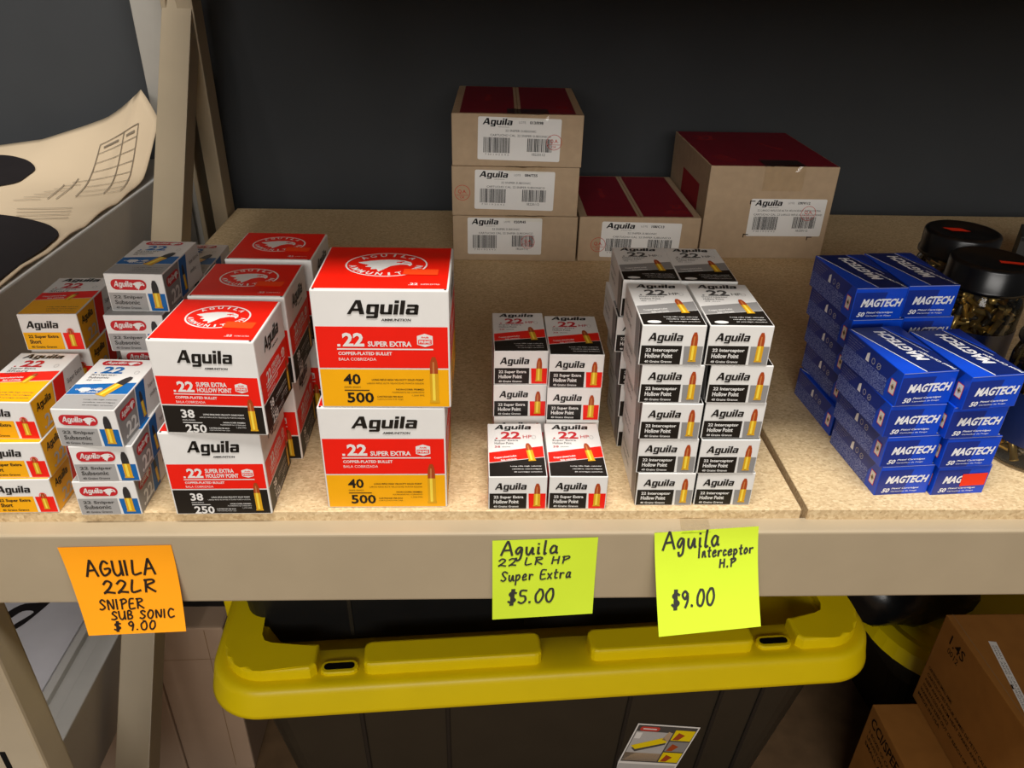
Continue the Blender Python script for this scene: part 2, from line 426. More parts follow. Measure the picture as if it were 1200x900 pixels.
scan_print('silhouette', smooth_loop([(-1.0, .668), (-.80, .662), (-.70, .657), (-.652, .654), (-.613, .634), (-.583, .603), (-.580, .580), (-.594, .543), (-.70, .50), (-1.0, .48)]), 'target_black', tp)
scan_print('silhouette', smooth_loop([(-1.0, .47), (-.75, .452), (-.62, .438), (-.534, .427), (-.482, .404), (-.456, .382), (-.4385, .355), (-.4345, .326), (-.437, .274), (-.437, .246), (-.45, .18), (-.60, .10), (-1.0, .05)]), 'target_black', tp)
def strip(x0, y0, x1, y1, t=.0012, n=8):
    d = math.hypot(x1-x0, y1-y0); nx, ny = -(y1-y0)/d*t/2, (x1-x0)/d*t/2
    L = [(x0+(x1-x0)*k/n, y0+(y1-y0)*k/n) for k in range(n+1)]
    return [[(a[0]-nx, a[1]-ny), (b[0]-nx, b[1]-ny), (b[0]+nx, b[1]+ny), (a[0]+nx, a[1]+ny)] for a, b in zip(L, L[1:])]
def q4(s, t):   # score table corners on the sheet
    a, b, c, d = (-.510, .640), (-.459, .652), (-.442, .520), (-.487, .500)
    return tuple((1-s)*((1-t)*a[k]+t*d[k])+s*((1-t)*b[k]+t*c[k]) for k in (0, 1))
lines = []
for s in (0, .62, 1): lines += strip(*q4(s, 0), *q4(s, 1))
for k in range(8): lines += strip(*q4(0, k/7), *q4(1, k/7), t=.0011 if k else .0016)
lines += strip(-.512, .566, -.505, .49)+strip(-.522, .548, -.515, .49)
for k in range(7): lines += strip(-.515-.006*k, .555-.012*k, -.498-.004*k, .560-.012*k, n=2)
for k in range(4): lines += strip(-.53+.006*k, .45-.012*k, -.47+.004*k, .455-.012*k, t=.0015, n=4)
lines += strip(*q4(.12, .07), *q4(.5, .07), t=.004, n=3)+strip(*q4(.7, .07), *q4(.92, .07), t=.004, n=3)
on_paper('score_table', lines, 'pencil', tp, .0016, False)['kind'] = 'stuff'
# lower sheet with a black printed curl
lp = link('paper_target', mesh('paper_target', box_bm(-1.1, -.474, -.2, .66, -.3643, -.3615, .0004, 1), 'paper_white'))
tag(lp, 'white paper target on the lower grey shelf with a black curved mark', 'paper target')
bm = bmesh.new()
c0 = smooth_loop([(-.575, .245), (-.560, .268), (-.538, .272), (-.524, .280), (-.540, .238), (-.556, .222), (-.552, .236), (-.538, .256), (-.552, .258), (-.562, .245)], 4)
f = bm.faces.new([bm.verts.new((x, y, -.3611)) for x, y in c0]); f.normal_update()
if f.normal.z < 0: f.normal_flip()
bmesh.ops.triangulate(bm, faces=bm.faces[:])
link('silhouette', mesh('silhouette', bm, 'target_black'), lp)

# ------------------------------------------------------------------ box artwork
LG = [(0, [[(0, 0), (5.5, 0), (15.5, 18), (11, 18)], [(11.5, 18), (18.5, 18), (26, 0), (18.6, 0)], [(5, 4), (22, 4), (21, 7.4), (7, 7.4)]]),
      (28, [[(2, 9.8), (18, 9.8), (18, 13), (2, 13)], [(0, 2), (6, 2), (6, 11.5), (2, 13), (0, 11.5)], [(0, 2), (2, 0), (12, 0), (12, 3), (4, 3)], [(12, -4), (18, -3.2), (18, 13), (12, 13)], [(1, -5), (16.5, -5), (18, -3.2), (18, -2), (1, -2)]]),
      (48, [[(0, 2), (6, 2), (6, 13), (0, 13)], [(0, 2), (2, 0), (18, 0), (18, 3.2), (4, 3.2)], [(12, 0), (18, 0), (18, 13), (12, 13)]]),
      (68, [[(0, 0), (6.5, 0), (6.5, 13), (0, 13)], [(0, 14.6), (6.5, 14.6), (6.5, 18), (0, 18)]]), (77, [[(0, 0), (6.5, 0), (6.5, 18), (0, 18)]]),
      (86, [[(1, 9.8), (16.5, 9.8), (15.5, 13), (1, 13)], [(12, 0), (18, 0), (18, 11.5), (15.5, 13), (12, 13)], [(0, 1.5), (2, 0), (18, 0), (18, 2.8), (3, 2.8)], [(0, 1.5), (6, 1.5), (6, 7), (2, 8), (0, 6.6)], [(2, 5.4), (14, 5.4), (14, 8), (2, 8)]])]
def logo(P, x0, y0, x1, y1, m='black', lay=4):
    vs, fs = [], []
    for ox, polys in LG:
        for q in polys:
            b = len(vs); vs += [((ox+a+.2*(c+5))/109*(x1-x0)+x0, (c+5)/23*(y1-y0)+y0) for a, c in q]
            ar = sum(q[i][0]*q[(i+1) % len(q)][1]-q[(i+1) % len(q)][0]*q[i][1] for i in range(len(q)))
            f = tuple(range(b, b+len(q))); fs.append(f if ar > 0 else f[::-1])
    P.add(vs, fs, m, lay)
def eagle(P, cx, cy, sx, sy, m, eye, lay):
    pts = [(-1.05, .16), (-.62, .36), (-.2, .48), (.25, .50), (.62, .40), (.86, .22), (.92, -.02), (.84, -.20), (.74, -.04), (.5, -.02), (.34, -.10), (.16, -.20), (.02, -.42), (-.22, -.80), (-.30, -.52), (-.52, -.56), (-.50, -.34), (-.74, -.30), (-.62, -.10), (-.86, .02)]
    q = [(cx+a*sx, cy+b*sy) for a, b in pts]
    bm = bmesh.new(); f = bm.faces.new([bm.verts.new((x, y, 0)) for x, y in q])
    bmesh.ops.triangulate(bm, faces=[f]); bm.normal_update()
    P.add([(v.co.x, v.co.y) for v in bm.verts], [tuple(v.index for v in (g.verts if g.normal.z > 0 else reversed(g.verts))) for g in (bm.verts.index_update(), bm.faces)[1]], m, lay)
    bm.free()
    P.line(cx+.34*sx, cy+.20*sy, cx+.62*sx, cy+.28*sy, .09*sy, eye, lay+1); P.ell(cx+.5*sx, cy+.18*sy, .05*sx, .06*sy, eye, lay+1, 8)
    P.line(cx+.6*sx, cy+.14*sy, cx+.84*sx, cy+.10*sy, .04*sy, eye, lay+1)
def pill_logo(P, x0, y0, x1, y1, lay=3):
    P.pill(x0, y0, x1, y1, (y1-y0)*.48, 'tinred', lay)
    logo(P, x0+(x1-x0)*.08, y0+(y1-y0)*.16, x0+(x1-x0)*.62, y0+(y1-y0)*.84, 'white', lay+1)
    eagle(P, x0+(x1-x0)*.79, y0+(y1-y0)*.48, (x1-x0)*.17, (y1-y0)*.62, 'white', 'tinred', lay+1)
W5, D5, H5 = 41., 68., 28.5
ST = {   # ink colours of each kind of 50-round box
 'interceptor': dict(body='white', low='black', txt='white', sq='grey', band='grey', frontc='black', num='dkgrey', tip='copper', l1='22 Interceptor', l2='Hollow Point', hp=True),
 'hollow': dict(body='white', low='black', txt='white', sq='red', band='red', frontc='black', num='tinred', tip='copper', l1='22 Super Extra', l2='Hollow Point', hp=True),
 'short': dict(body='white', low='yellow', txt='black', sq='red', band='red', frontc='yellow', num='tinred', tip='copper', l1='22 Super Extra', l2='Short', hp=False),
 'sniper': dict(body='white', low='snip_grey', txt='dkgrey', sq='blue', band='blue', frontc='snip_grey', num='blue', tip='lead', l1='22 Sniper', l2='Subsonic', hp=False)}
def small_box(kind):
    S = ST[kind]; o = carton('cartridge_box', W5, D5, H5, S['body']); F = faces_of(W5, D5, H5); w_, d, h = W5, D5, H5
    g = .7
    P = Print()                                                     # ---- front end flap
    P.rect(g, g, w_*.655, h*.50, S['low'], 0); P.poly([(w_*.70, g), (w_-g, g), (w_-g, h*.49), (w_*.685, h*.49)], S['sq'], 0)
    if kind == 'sniper': pill_logo(P, w_*.09, h*.58, w_*.70, h*.86)
    else: logo(P, w_*.10, h*.565, w_*.66, h*.82)
    P.text(S['l1'], w_*.09, h*.325, w_*.60, h*.435, S['txt'], 3, .03); P.text(S['l2'], w_*.09, h*.19, w_*(.52 if len(S['l2']) > 5 else .28), h*.305, S['txt'], 3, .03)
    P.text('40 Grains Granos', w_*.09, h*.07, w_*.52, h*.13, S['txt'], 3, .02)
    if kind == 'short':
        P.cart(w_*.825, h*.12, h*.60, w_*.085, S['tip'], frac=.33); P.ring(w_*.825, h*.53, w_*.06, w_*.06, .5, 'red', 7, 16)
    else: P.cart(w_*.835, h*.10, h*(.84 if kind != 'hollow' else .80), w_*(.125 if kind == 'sniper' else .11), S['tip'], frac=.45)
    P.build('front_flap', *F['front'], o)
    P = Print()                                                     # ---- top panel
    a0, a1, b0, b1 = (.24, .34, .43, .55) if kind != 'short' else (.36, .42, .56, .62)
    if kind == 'sniper': a0, a1, b0, b1 = .26, .29, .46, .52
    P.poly([(g, g), (w_-g, g), (w_-g, d*a1), (g, d*a0)], S['frontc'], 0)
    P.poly([(g, d*(a0+.01)), (w_-g, d*(a1+.01)), (w_-g, d*b1), (g, d*b0)], S['band'], 0)
    for k in range(3): P.text(('Long rifle high velocity', 'rimfire cartridges', '50 cartridges cartuchos')[k], w_*(.38+.03*k), d*(.17-.05*k), w_*.92, d*(.19-.05*k), 'white' if kind in ('hollow', 'interceptor') else 'dkgrey', 2, .02)
    if kind == 'interceptor': P.ell(w_*.20, d*.07, w_*.11, d*.03, 'white', 2)
    P.text('Copper-plated bullet', w_*.10, d*(a0+.085), w_*.50, d*(a0+.125), 'white', 3, .03, rot=math.degrees(math.atan2((a1-a0)*d, w_)))
    P.text('Bala cobrizada', w_*.22, d*(a0+.045), w_*.50, d*(a0+.075), 'white', 3, .03, rot=math.degrees(math.atan2((a1-a0)*d, w_)))
    if kind == 'sniper':
        P.pill(w_*.16, d*.33, w_*.34, d*.40, 2, 'white', 2); P.ell(w_*.47, d*.375, 2.4, 2.2, 'ltgrey', 2, 16); P.cart(w_*.70, d*.24, d*.64, w_*.17, 'lead', -22)
    elif kind == 'short': P.cart(w_*.62, d*.36, d*.56, w_*.10, 'copper', -12, .3)
    else: P.cart(w_*.74, d*.27, d*.60, w_*.115, 'copper', 6 if kind == 'hollow' else 4)
    nm = S['num']
    P.text('22', w_*.24, d*.69, w_*.60, d*.83, nm, 3, .03); P.ell(w_*.16, d*.70, .8, .8, nm, 3, 8)
    if S['hp']: P.text('HP', w_*.64, d*.70, w_*.80, d*.76, nm, 3, 0)
    P.text(S['l1'][3:], w_*.12, d*.635, w_*.55, d*.675, 'grey_ink', 3, .01); P.text(S['l2'], w_*.12, d*.585, w_*.46, d*.625, 'grey_ink', 3, .01)
    if kind == 'hollow': P.text('38', w_*.12, d*.52, w_*.22, d*.555, 'tinred', 3); P.text('GRAINS', w_*.25, d*.525, w_*.40, d*.545, 'grey_ink', 3)
    else: P.text('40', w_*.12, d*.535, w_*.21, d*.565, 'grey_ink', 3); P.text('GRAINS', w_*.24, d*.54, w_*.38, d*.556, 'grey_ink', 3)
    if kind == 'sniper': pill_logo(P, w_*.12, d*.86, w_*.80, d*.955)
    else: logo(P, w_*.12, d*.85, w_*.82, d*.965)
    P.ring(w_*.84, d*.72, 1.6, 2.4, .35, 'ltgrey', 3, 16)
    P.build('top_panel', *F['top'], o)
    for side in ('right', 'left'):                                  # ---- the colours run on round the sides
        P = Print(); X = (lambda t: d*t) if side == 'right' else (lambda t: d*(1-t))
        lo = {'interceptor': .10, 'hollow': .10, 'short': .40, 'sniper': .40}[kind]
        P.poly([(X(.01), g), (X(lo-.06), g), (X(lo+.02), h-g), (X(.01), h-g)], S['frontc'] if kind != 'sniper' else 'grey', 0)
        P.poly([(X(lo-.04), g), (X(lo+.14), g), (X(lo+.24), h-g), (X(lo+.04), h-g)], S['band'], 0)
        m0 = 1 if side == 'right' else -1
        def tx(t, u0, v0, u1, v1, m, **k):
            a, b = sorted((X(u0), X(u1))); P.text(t, a, v0, b, v1, m, **k)
        if kind == 'short':
            logo(P, *(sorted((X(.06), X(.34)))[:1]), h*.60, sorted((X(.06), X(.34)))[1], h*.84, 'black'); tx('.22', .10, h*.12, .34, h*.44, 'ltgrey', lay=3, bold=.02)
            tx('Super Extra', .66, h*.55, .96, h*.72, 'dkgrey', lay=3); tx('Short', .66, h*.30, .82, h*.46, 'dkgrey', lay=3)
        elif kind == 'sniper':
            a, b = sorted((X(.06), X(.38))); pill_logo(P, a, h*.58, b, h*.84); tx('.22', .08, h*.10, .34, h*.46, 'white', lay=3, bold=.03)
            P.cart(X(.50), h*.12, h*.80, 4.2, 'lead'); tx('Sniper Subsonic', .68, h*.60, .96, h*.74, 'grey_ink', lay=3); tx('rimfire', .68, h*.38, .84, h*.5, 'grey_ink', lay=3)
        else:
            tx(S['l1'], .50, h*.55, .92, h*.70, 'grey_ink', lay=3); tx(S['l2'], .50, h*.32, .85, h*.46, 'grey_ink', lay=3)
        P.build('side_panel', *F[side], o)
    return o
PB = {k: Proto(lambda k=k: small_box(k)) for k in ST}

def bulk_box(w_, d, h, kind):
    o = carton('bulk_cartridge_box', w_, d, h, 'white', .0011); F = faces_of(w_, d, h)
    low = 'yellow' if kind == 500 else 'black'; lt = 'black' if kind == 500 else 'white'
    a, b = (.705, .345) if kind == 500 else (.63, .315)
    def face(P, W, side=False):
        P.rect(1.2, h*b+.9, W-1.2, h*a, 'red', 0); P.rect(1.2, 1.0, W-1.2, h*b-.1, low, 0)
        logo(P, W*.25, h*(.775 if kind == 500 else .735), W*.79, h*(.92 if kind == 500 else .905))
        P.text('AMMUNITION', W*.50, h*(.752 if kind == 500 else .708), W*.72, h*(.773 if kind == 500 else .73), 'black', 4, .03, .15)
        k = a-.35
        P.text('22', W*.205, h*(a-.165), W*.365, h*(a-.05), 'white', 3, .035); P.rect(W*.165, h*(a-.165), W*.187, h*(a-.145), 'white', 3)
        if kind == 500: P.text('SUPER EXTRA', W*.39, h*(a-.165), W*.715, h*(a-.12), 'white', 3, .03)
        else:
            P.text('SUPER EXTRA', W*.39, h*(a-.105), W*.68, h*(a-.055), 'white', 3, .03); P.text('HOLLOW POINT', W*.39, h*(a-.165), W*.72, h*(a-.115), 'white', 3, .03)
        cx, cy, e = W*.815, h*(a-.11), W*.058
        P.poly([(cx-e, cy-e*.62), (cx, cy-e*.95), (cx+e, cy-e*.62), (cx+e, cy+e*.62), (cx, cy+e*.95), (cx-e, cy+e*.62)], 'white', 3)
        P.rect(cx-e*.86, cy-e*.55, cx+e*.86, cy+.1*e, 'red', 4); P.text('PRIME', cx-e*.74, cy-e*.42, cx+e*.74, cy-.02*e, 'white', 5, .03); P.text('Aguila', cx-e*.5, cy+e*.22, cx+e*.5, cy+e*.58, 'red', 4, .03, .15)
        P.rect(W*.16, h*(a-.192), W*.875, h*(a-.181), 'white', 3)
        P.text('COPPER-PLATED BULLET', W*.165, h*(a-.238), W*.565, h*(a-.21), 'white', 3, .025); P.text('BALA COBRIZADA', W*.165, h*(a-.285), W*.445, h*(a-.26), 'white', 3, .0)
        c = b
        P.text('38' if kind == 250 else '40', W*.185, h*(c-.135), W*.315, h*(c-.04), lt, 3, .025)
        P.text('GRAINS GRANOS', W*.185, h*(c-.165), W*.31, h*(c-.15), lt, 3); P.rect(W*.185, h*(c-.19), W*.375, h*(c-.182), lt, 3)
        P.text(str(kind), W*.20, h*(c-.30), W*.405, h*(c-.205), lt, 3, .025)
        P.text('LONG RIFLE HIGH VELOCITY SOLID POINT', W*.40, h*(c-.10), W*.795, h*(c-.083), lt, 3, .02); P.text('LARGO RIFLE ALTA VELOCIDAD PUNTA SOLIDA', W*.36, h*(c-.13), W*.795, h*(c-.116), lt, 3)
        P.text('NON-CORR PRIMED', W*.58, h*(c-.185), W*.795, h*(c-.17), lt, 3, .02); P.text('FULMINANTE NO CORROSIVO', W*.55, h*(c-.21), W*.795, h*(c-.197), lt, 3); P.text('1,250 FPS', W*.70, h*(c-.24), W*.795, h*(c-.225), lt, 3)
        P.text('CARTRIDGES PER BOX', W*.43, h*(c-.25), W*.63, h*(c-.236), lt, 3, .02); P.text('CARTUCHOS POR CAJA', W*.43, h*(c-.275), W*.63, h*(c-.262), lt, 3)
        P.cart(W*.875, h*.05, h*(.455 if kind == 500 else .40), W*.066, 'copper', 0, .36)
    P = Print(); face(P, w_); P.build('front_panel', *F['front'], o)
    for side in ('right', 'left'):
        P = Print(); face(P, d); P.build('side_panel', *F[side], o)
    P = Print()
    P.rect(1.3, 2.0, w_-1.3, d-.8, 'red', 0)
    cx, cy, rx, ry = w_*.5, d*.56, w_*.315, d*.28
    P.ring(cx, cy, rx, ry, 1.1, 'white', 2); eagle(P, cx, cy+ry*.02, rx*.68, ry*.80, 'white', 'red', 3)
    for t, up in (('AGUILA', True), ('AMMUNITION', False)):
        n = len(t); sp = 19 if up else 17
        for i, ch in enumerate(t):
            an = 90+sp*((n-1)/2-i) if up else 270-sp*((n-1)/2-i)
            x, y = cx+rx*.82*math.cos(R(an)), cy+ry*.79*math.sin(R(an)); e = rx*.08
            P.text(ch, x-e*(.35 if ch == 'I' else 1), y-e*1.1, x+e*(.35 if ch == 'I' else 1), y+e*1.1, 'white', 3, .03, rot=(an-90 if up else an-270))
    P.text('.22', w_*.70, d*.10, w_*.77, d*.145, 'white', 3, .02); P.text('SUPER EXTRA', w_*.79, d*.105, w_*.93, d*.13, 'white', 3)
    P.build('top_panel', *F['top'], o)
    # tuck holes at the front corners: their inner shade painted as dark discs
    P = Print()
    for x in (2.2, w_-2.2): P.ell(x, 1.0, .8, .7, 'hole_shade', 2, 10)
    P.build('tuck_hole_shade', *F['top'], o)
    return o
P250 = Proto(lambda: bulk_box(66., 61., 68., 250)); P500 = Proto(lambda: bulk_box(84., 74., 83.2, 500))

WM, DM, HM = 41., 70., 25.8
def mag_box():
    o = carton('cartridge_box', WM, DM, HM, 'mag_blue', .0004); F = faces_of(WM, DM, HM); w_, d, h = WM, DM, HM
    P = Print(); P.poly([(.5, .5), (w_*.52, .5), (w_*.62, h*.86), (.5, h*.86)], 'mag_navy', 0); P.rect(.3, h-.45, w_-.3, h-.15, 'ltgrey', 1)
    P.poly([(w_*.52, .5), (w_*.66, .5), (w_*.70, h*.86), (w_*.62, h*.86)], 'mag_blue', 0)
    P.text('MAGTECH', w_*.15, h*.40, w_*.95, h*.66, 'mag_text', 3, .04, .28)
    P.text('50', w_*.12, h*.09, w_*.27, h*.24, 'mag_text', 3, .03, .28); P.text('Pistol Cartridges', w_*.30, h*.18, w_*.82, h*.25, 'mag_text', 3, .02, .2); P.text('Cartuchos de Fuego', w_*.30, h*.09, w_*.80, h*.14, 'mag_text', 3, .01, .2)
    P.build('front_flap', *F['front'], o)
    P = Print(); P.poly([(.4, d-.4), (w_*.62, d-.4), (w_-.4, d*.40), (w_-.4, .4), (w_*.42, .4)], 'mag_deep', 0); P.poly([(w_*.70, d-.4), (w_-.4, d-.4), (w_-.4, d*.45)], 'mag_navy', 0)
    P.line(w_*.02, d*.97, w_*.42, .5, .8, 'mag_text', 2); P.line(w_*.62, d*.98, w_*.88, d*.38, .5, 'mag_text', 2)
    P.text('MAGTECH', w_*.55-24, d*.56-4.6, w_*.55+24, d*.56+4.6, 'mag_text', 3, .04, .28, rot=97)
    P.text('Pistol Cartridges', w_*.84-15, d*.22-1.5, w_*.84+15, d*.22+1.5, 'mag_text', 3, .02, .2, rot=108)
    P.build('top_panel', *F['top'], o)
    for side in ('left', 'right'):
        P = Print(); P.rect(.5, h*.02, d*.80, h*.52, 'mag_speckle', 0); P.poly([(.5, h*.52), (d*.80, h*.52), (d*.9, h*.97), (.5, h*.97)], 'mag_navy', 0)
        for k in range(5): P.text('rimfire cartridges keep away', d*.05, h*(.86-.075*k), d*(.34-.03*k), h*(.89-.075*k), 'ltgrey', 3)
        P.poly([(d*.40, h*.56), (d*.46, h*.56), (d*.45, h*.84), (d*.41, h*.78)], 'mag_text', 3)
        P.ring(d*.53, h*.69, 2.0, 2.4, .5, 'ltgrey', 3, 12); P.ring(d*.63, h*.67, 2.2, 2.4, .5, 'ltgrey', 3, 12); P.line(d*.60, h*.60, d*.66, h*.74, .4, 'ltgrey', 3)
        if side == 'left':
            P.rect(d*.855, h*.24, d*.945, h*.66, 'red_sticker', 3); P.rect(d*.862, h*.26, d*.938, h*.64, 'label_white', 4)
            cx, cy = d*.90, h*.45; P.poly([(cx-2.1, cy), (cx, cy-2.6), (cx+2.1, cy), (cx, cy+2.6)], 'kraft', 5); P.ell(cx, cy, .8, .9, 'ink', 6, 8)
        P.build('side_panel', *F[side], o)
    return o
PM = Proto(mag_box)
def sticker(parent, O, U, V, w_, h, m='orange_sticker', name='price_sticker'):
    P = Print(); P.rect(0, 0, w_, h, m, 8); return P.build(name, O, U, V, parent)

# ------------------------------------------------------------------ boxes on the shelf
LV3 = ('bottom', 'middle', 'top'); LV5 = ('bottom', 'second from bottom', 'middle', 'second from top', 'top'); LV4 = ('bottom', 'second from bottom', 'second from top', 'top')
rnd = random.Random(3)
def J(a): return rnd.uniform(-a, a)
HZ = 28.65
# white boxes with grey stripe (right of centre)
G = 'grey-striped white boxes right of centre'
fl = [(109.8, 152.3), (107.8, 150.4), (106.6, 149.6), (103.6, 148.6), (100.6, 143.6)]
for i, (a, b) in enumerate(fl):
    for nm, x in (('left', a), ('right', b)):
        PB['interceptor'].place(x+W5/2, 7+J(.8), i*HZ, J(.6)+(-1.2 if i == 4 else -.4), f'white black and grey cartridge box, {LV5[i]} of front {nm} column, right of centre', 'box', G)
bl = [(108, 150), (106.5, 148), (104, 146), (98.5, 141), (100.2, 141.2)]
for i, (a, b) in enumerate(bl):
    for nm, x in (('left', a), ('right', b)):
        PB['interceptor'].place(x+W5/2, 80.5+J(.8), i*HZ, J(.5)-1, f'white black and grey cartridge box, {LV5[i]} of rear {nm} column, right of centre', 'box', G)
# white boxes with red stripe (centre)
G = 'red-striped white boxes in the centre'
for nm, x in (('left', 4.6), ('right', 47.0)):
    PB['hollow'].place(x+W5/2, 3, 0, .4 if nm == 'left' else -.5, f'white red and black cartridge box at the shelf edge, {nm} of the pair', 'box', G)
for i in range(3):
    for nm, x, y in (('left', 8.6, 81), ('right', 49.6, 75.5)):
        PB['hollow'].place(x+W5/2+J(.6), y+J(.6), i*HZ, (.6 if nm == 'left' else -.6), f'white red and black cartridge box, {LV3[i]} of {nm} column in the rear stack', 'box', G)
# grey and blue boxes with dark bullet (left)
G = 'grey and blue boxes at left'
for i, (x, y, r) in enumerate(((-276.2, -1.2, 1), (-271.2, -1, 1), (-275.2, -1.6, -2.5))):
    PB['sniper'].place(x+W5/2, y, i*HZ, r, f'grey white and blue cartridge box, {LV3[i]} of the three-high front stack', 'box', G)
for i, (x, y, r) in enumerate(((-266, 85, 1), (-268, 84, 0), (-266, 85, 1), (-268.6, 79, .5), (-264.8, 85.5, -2))):
    PB['sniper'].place(x+W5/2, y, i*HZ, r, f'grey white and blue cartridge box, {LV5[i]} of the five-high stack beside red boxes', 'box', G)
for i in range(4):
    PB['sniper'].place(-243.5+J(1), 158, i*HZ, J(1), f'grey white and blue cartridge box, {LV4[i]} of the rearmost stack behind', 'box', G)
# yellow boxes (far left)
G = 'yellow boxes at far left'
for i, (x, y, r) in enumerate(((-333.6, 1.2, 1), (-332.2, 3, .5), (-332.8, 7.4, -1))):
    PB['short'].place(x+W5/2, y, i*HZ, r, f'yellow white and red cartridge box, {LV3[i]} of the front stack at far left', 'box', G)
for i, (x, y, r) in enumerate(((-330, 82, 1), (-329, 82, .5), (-328.5, 83, 1), (-328.8, 80, 1.5))):
    PB['short'].place(x+W5/2, y, i*HZ, r, f'yellow white and red cartridge box, {LV4[i]} of the rear stack at far left', 'box', G)
# red, white and black bulk boxes: three deep, two high
G = 'red and black bulk boxes'
bulk = []
for j, (xt, yt, rt, xb, yb, rb, wd) in enumerate(((-171.8, -3.2, -2.6, -178.8, -1.2, .3, 'front'), (-168.2, 63.6, -.8, -171, 64, .8, 'middle'), (-163.4, 134, -1.6, -163, 133, .6, 'rear'))):
    P250.place(xb, yb, 0, rb, f'lower red white and black bulk box in the {wd} of the row of three', 'box', G)
    bulk.append(P250.place(xt, yt, 68.1, rt, f'upper red white and black bulk box in the {wd} of the row of three', 'box', G))
G = 'red and yellow bulk boxes'
P500.place(-66.5, 5.5, 0, 0, 'lower large red white and yellow bulk box left of centre', 'box', G)
t5 = P500.place(-62.3, 5.5, 83.3, -.3, 'upper large red white and yellow bulk box left of centre', 'box', G)
# blue boxes (right)
G = 'blue boxes at right'
HB = 25.95
mags = {}
for i, (xl, xr, yl, yr, r) in enumerate(((288.8, 331.4, 17.4, 17.3, 4.2), (286.0, 329.0, 17.2, 15.9, 4.6), (281.2, 324.5, 17, 15, 4.6), (282.2, 326.6, 17, 12.5, 7.2))):
    for nm, x, y in (('left', xl, yl), ('right', xr, yr)):
        mags[i, nm] = PM.place(x+WM/2, y, 1.2+i*HB, r+J(.3), f'glossy blue cartridge box, {LV4[i]} of {nm} column in the front stack', 'box', G)
for i in range(5):
    for nm, x, y in (('left', 279.8, 100), ('right', 322.6, 105.5)):
        PM.place(x+WM/2+(4-i)*3.2-(6 if i == 0 else 0), y-(0 if i else 4), 1.2+i*HB, 4+J(.4), f'glossy blue cartridge box, {LV5[i]} of {nm} column in the rear stack', 'box', G)
PM.place(389, 104, 1.2, 3, 'glossy blue cartridge box lying flat beside the jars, lowest of two', 'box', G)
PM.place(388, 103, 1.2+HB, 6, 'glossy blue cartridge box lying flat beside the jars, upper of two', 'box', G)
# bright price stickers are stuck on
for b in bulk: sticker(b, (.008, .018, .068), (1, -.04, 0), (.04, 1, 0), 19, 9)
sticker(t5, (.012, .024, .0832), (1, -.03, 0), (.03, 1, 0), 22, 9.5)
sticker(mags[0, 'right'], (-.0003, 0, .0075), (1, 0, .02), (-.02, 0, 1), 19.5, 11, 'red_sticker')

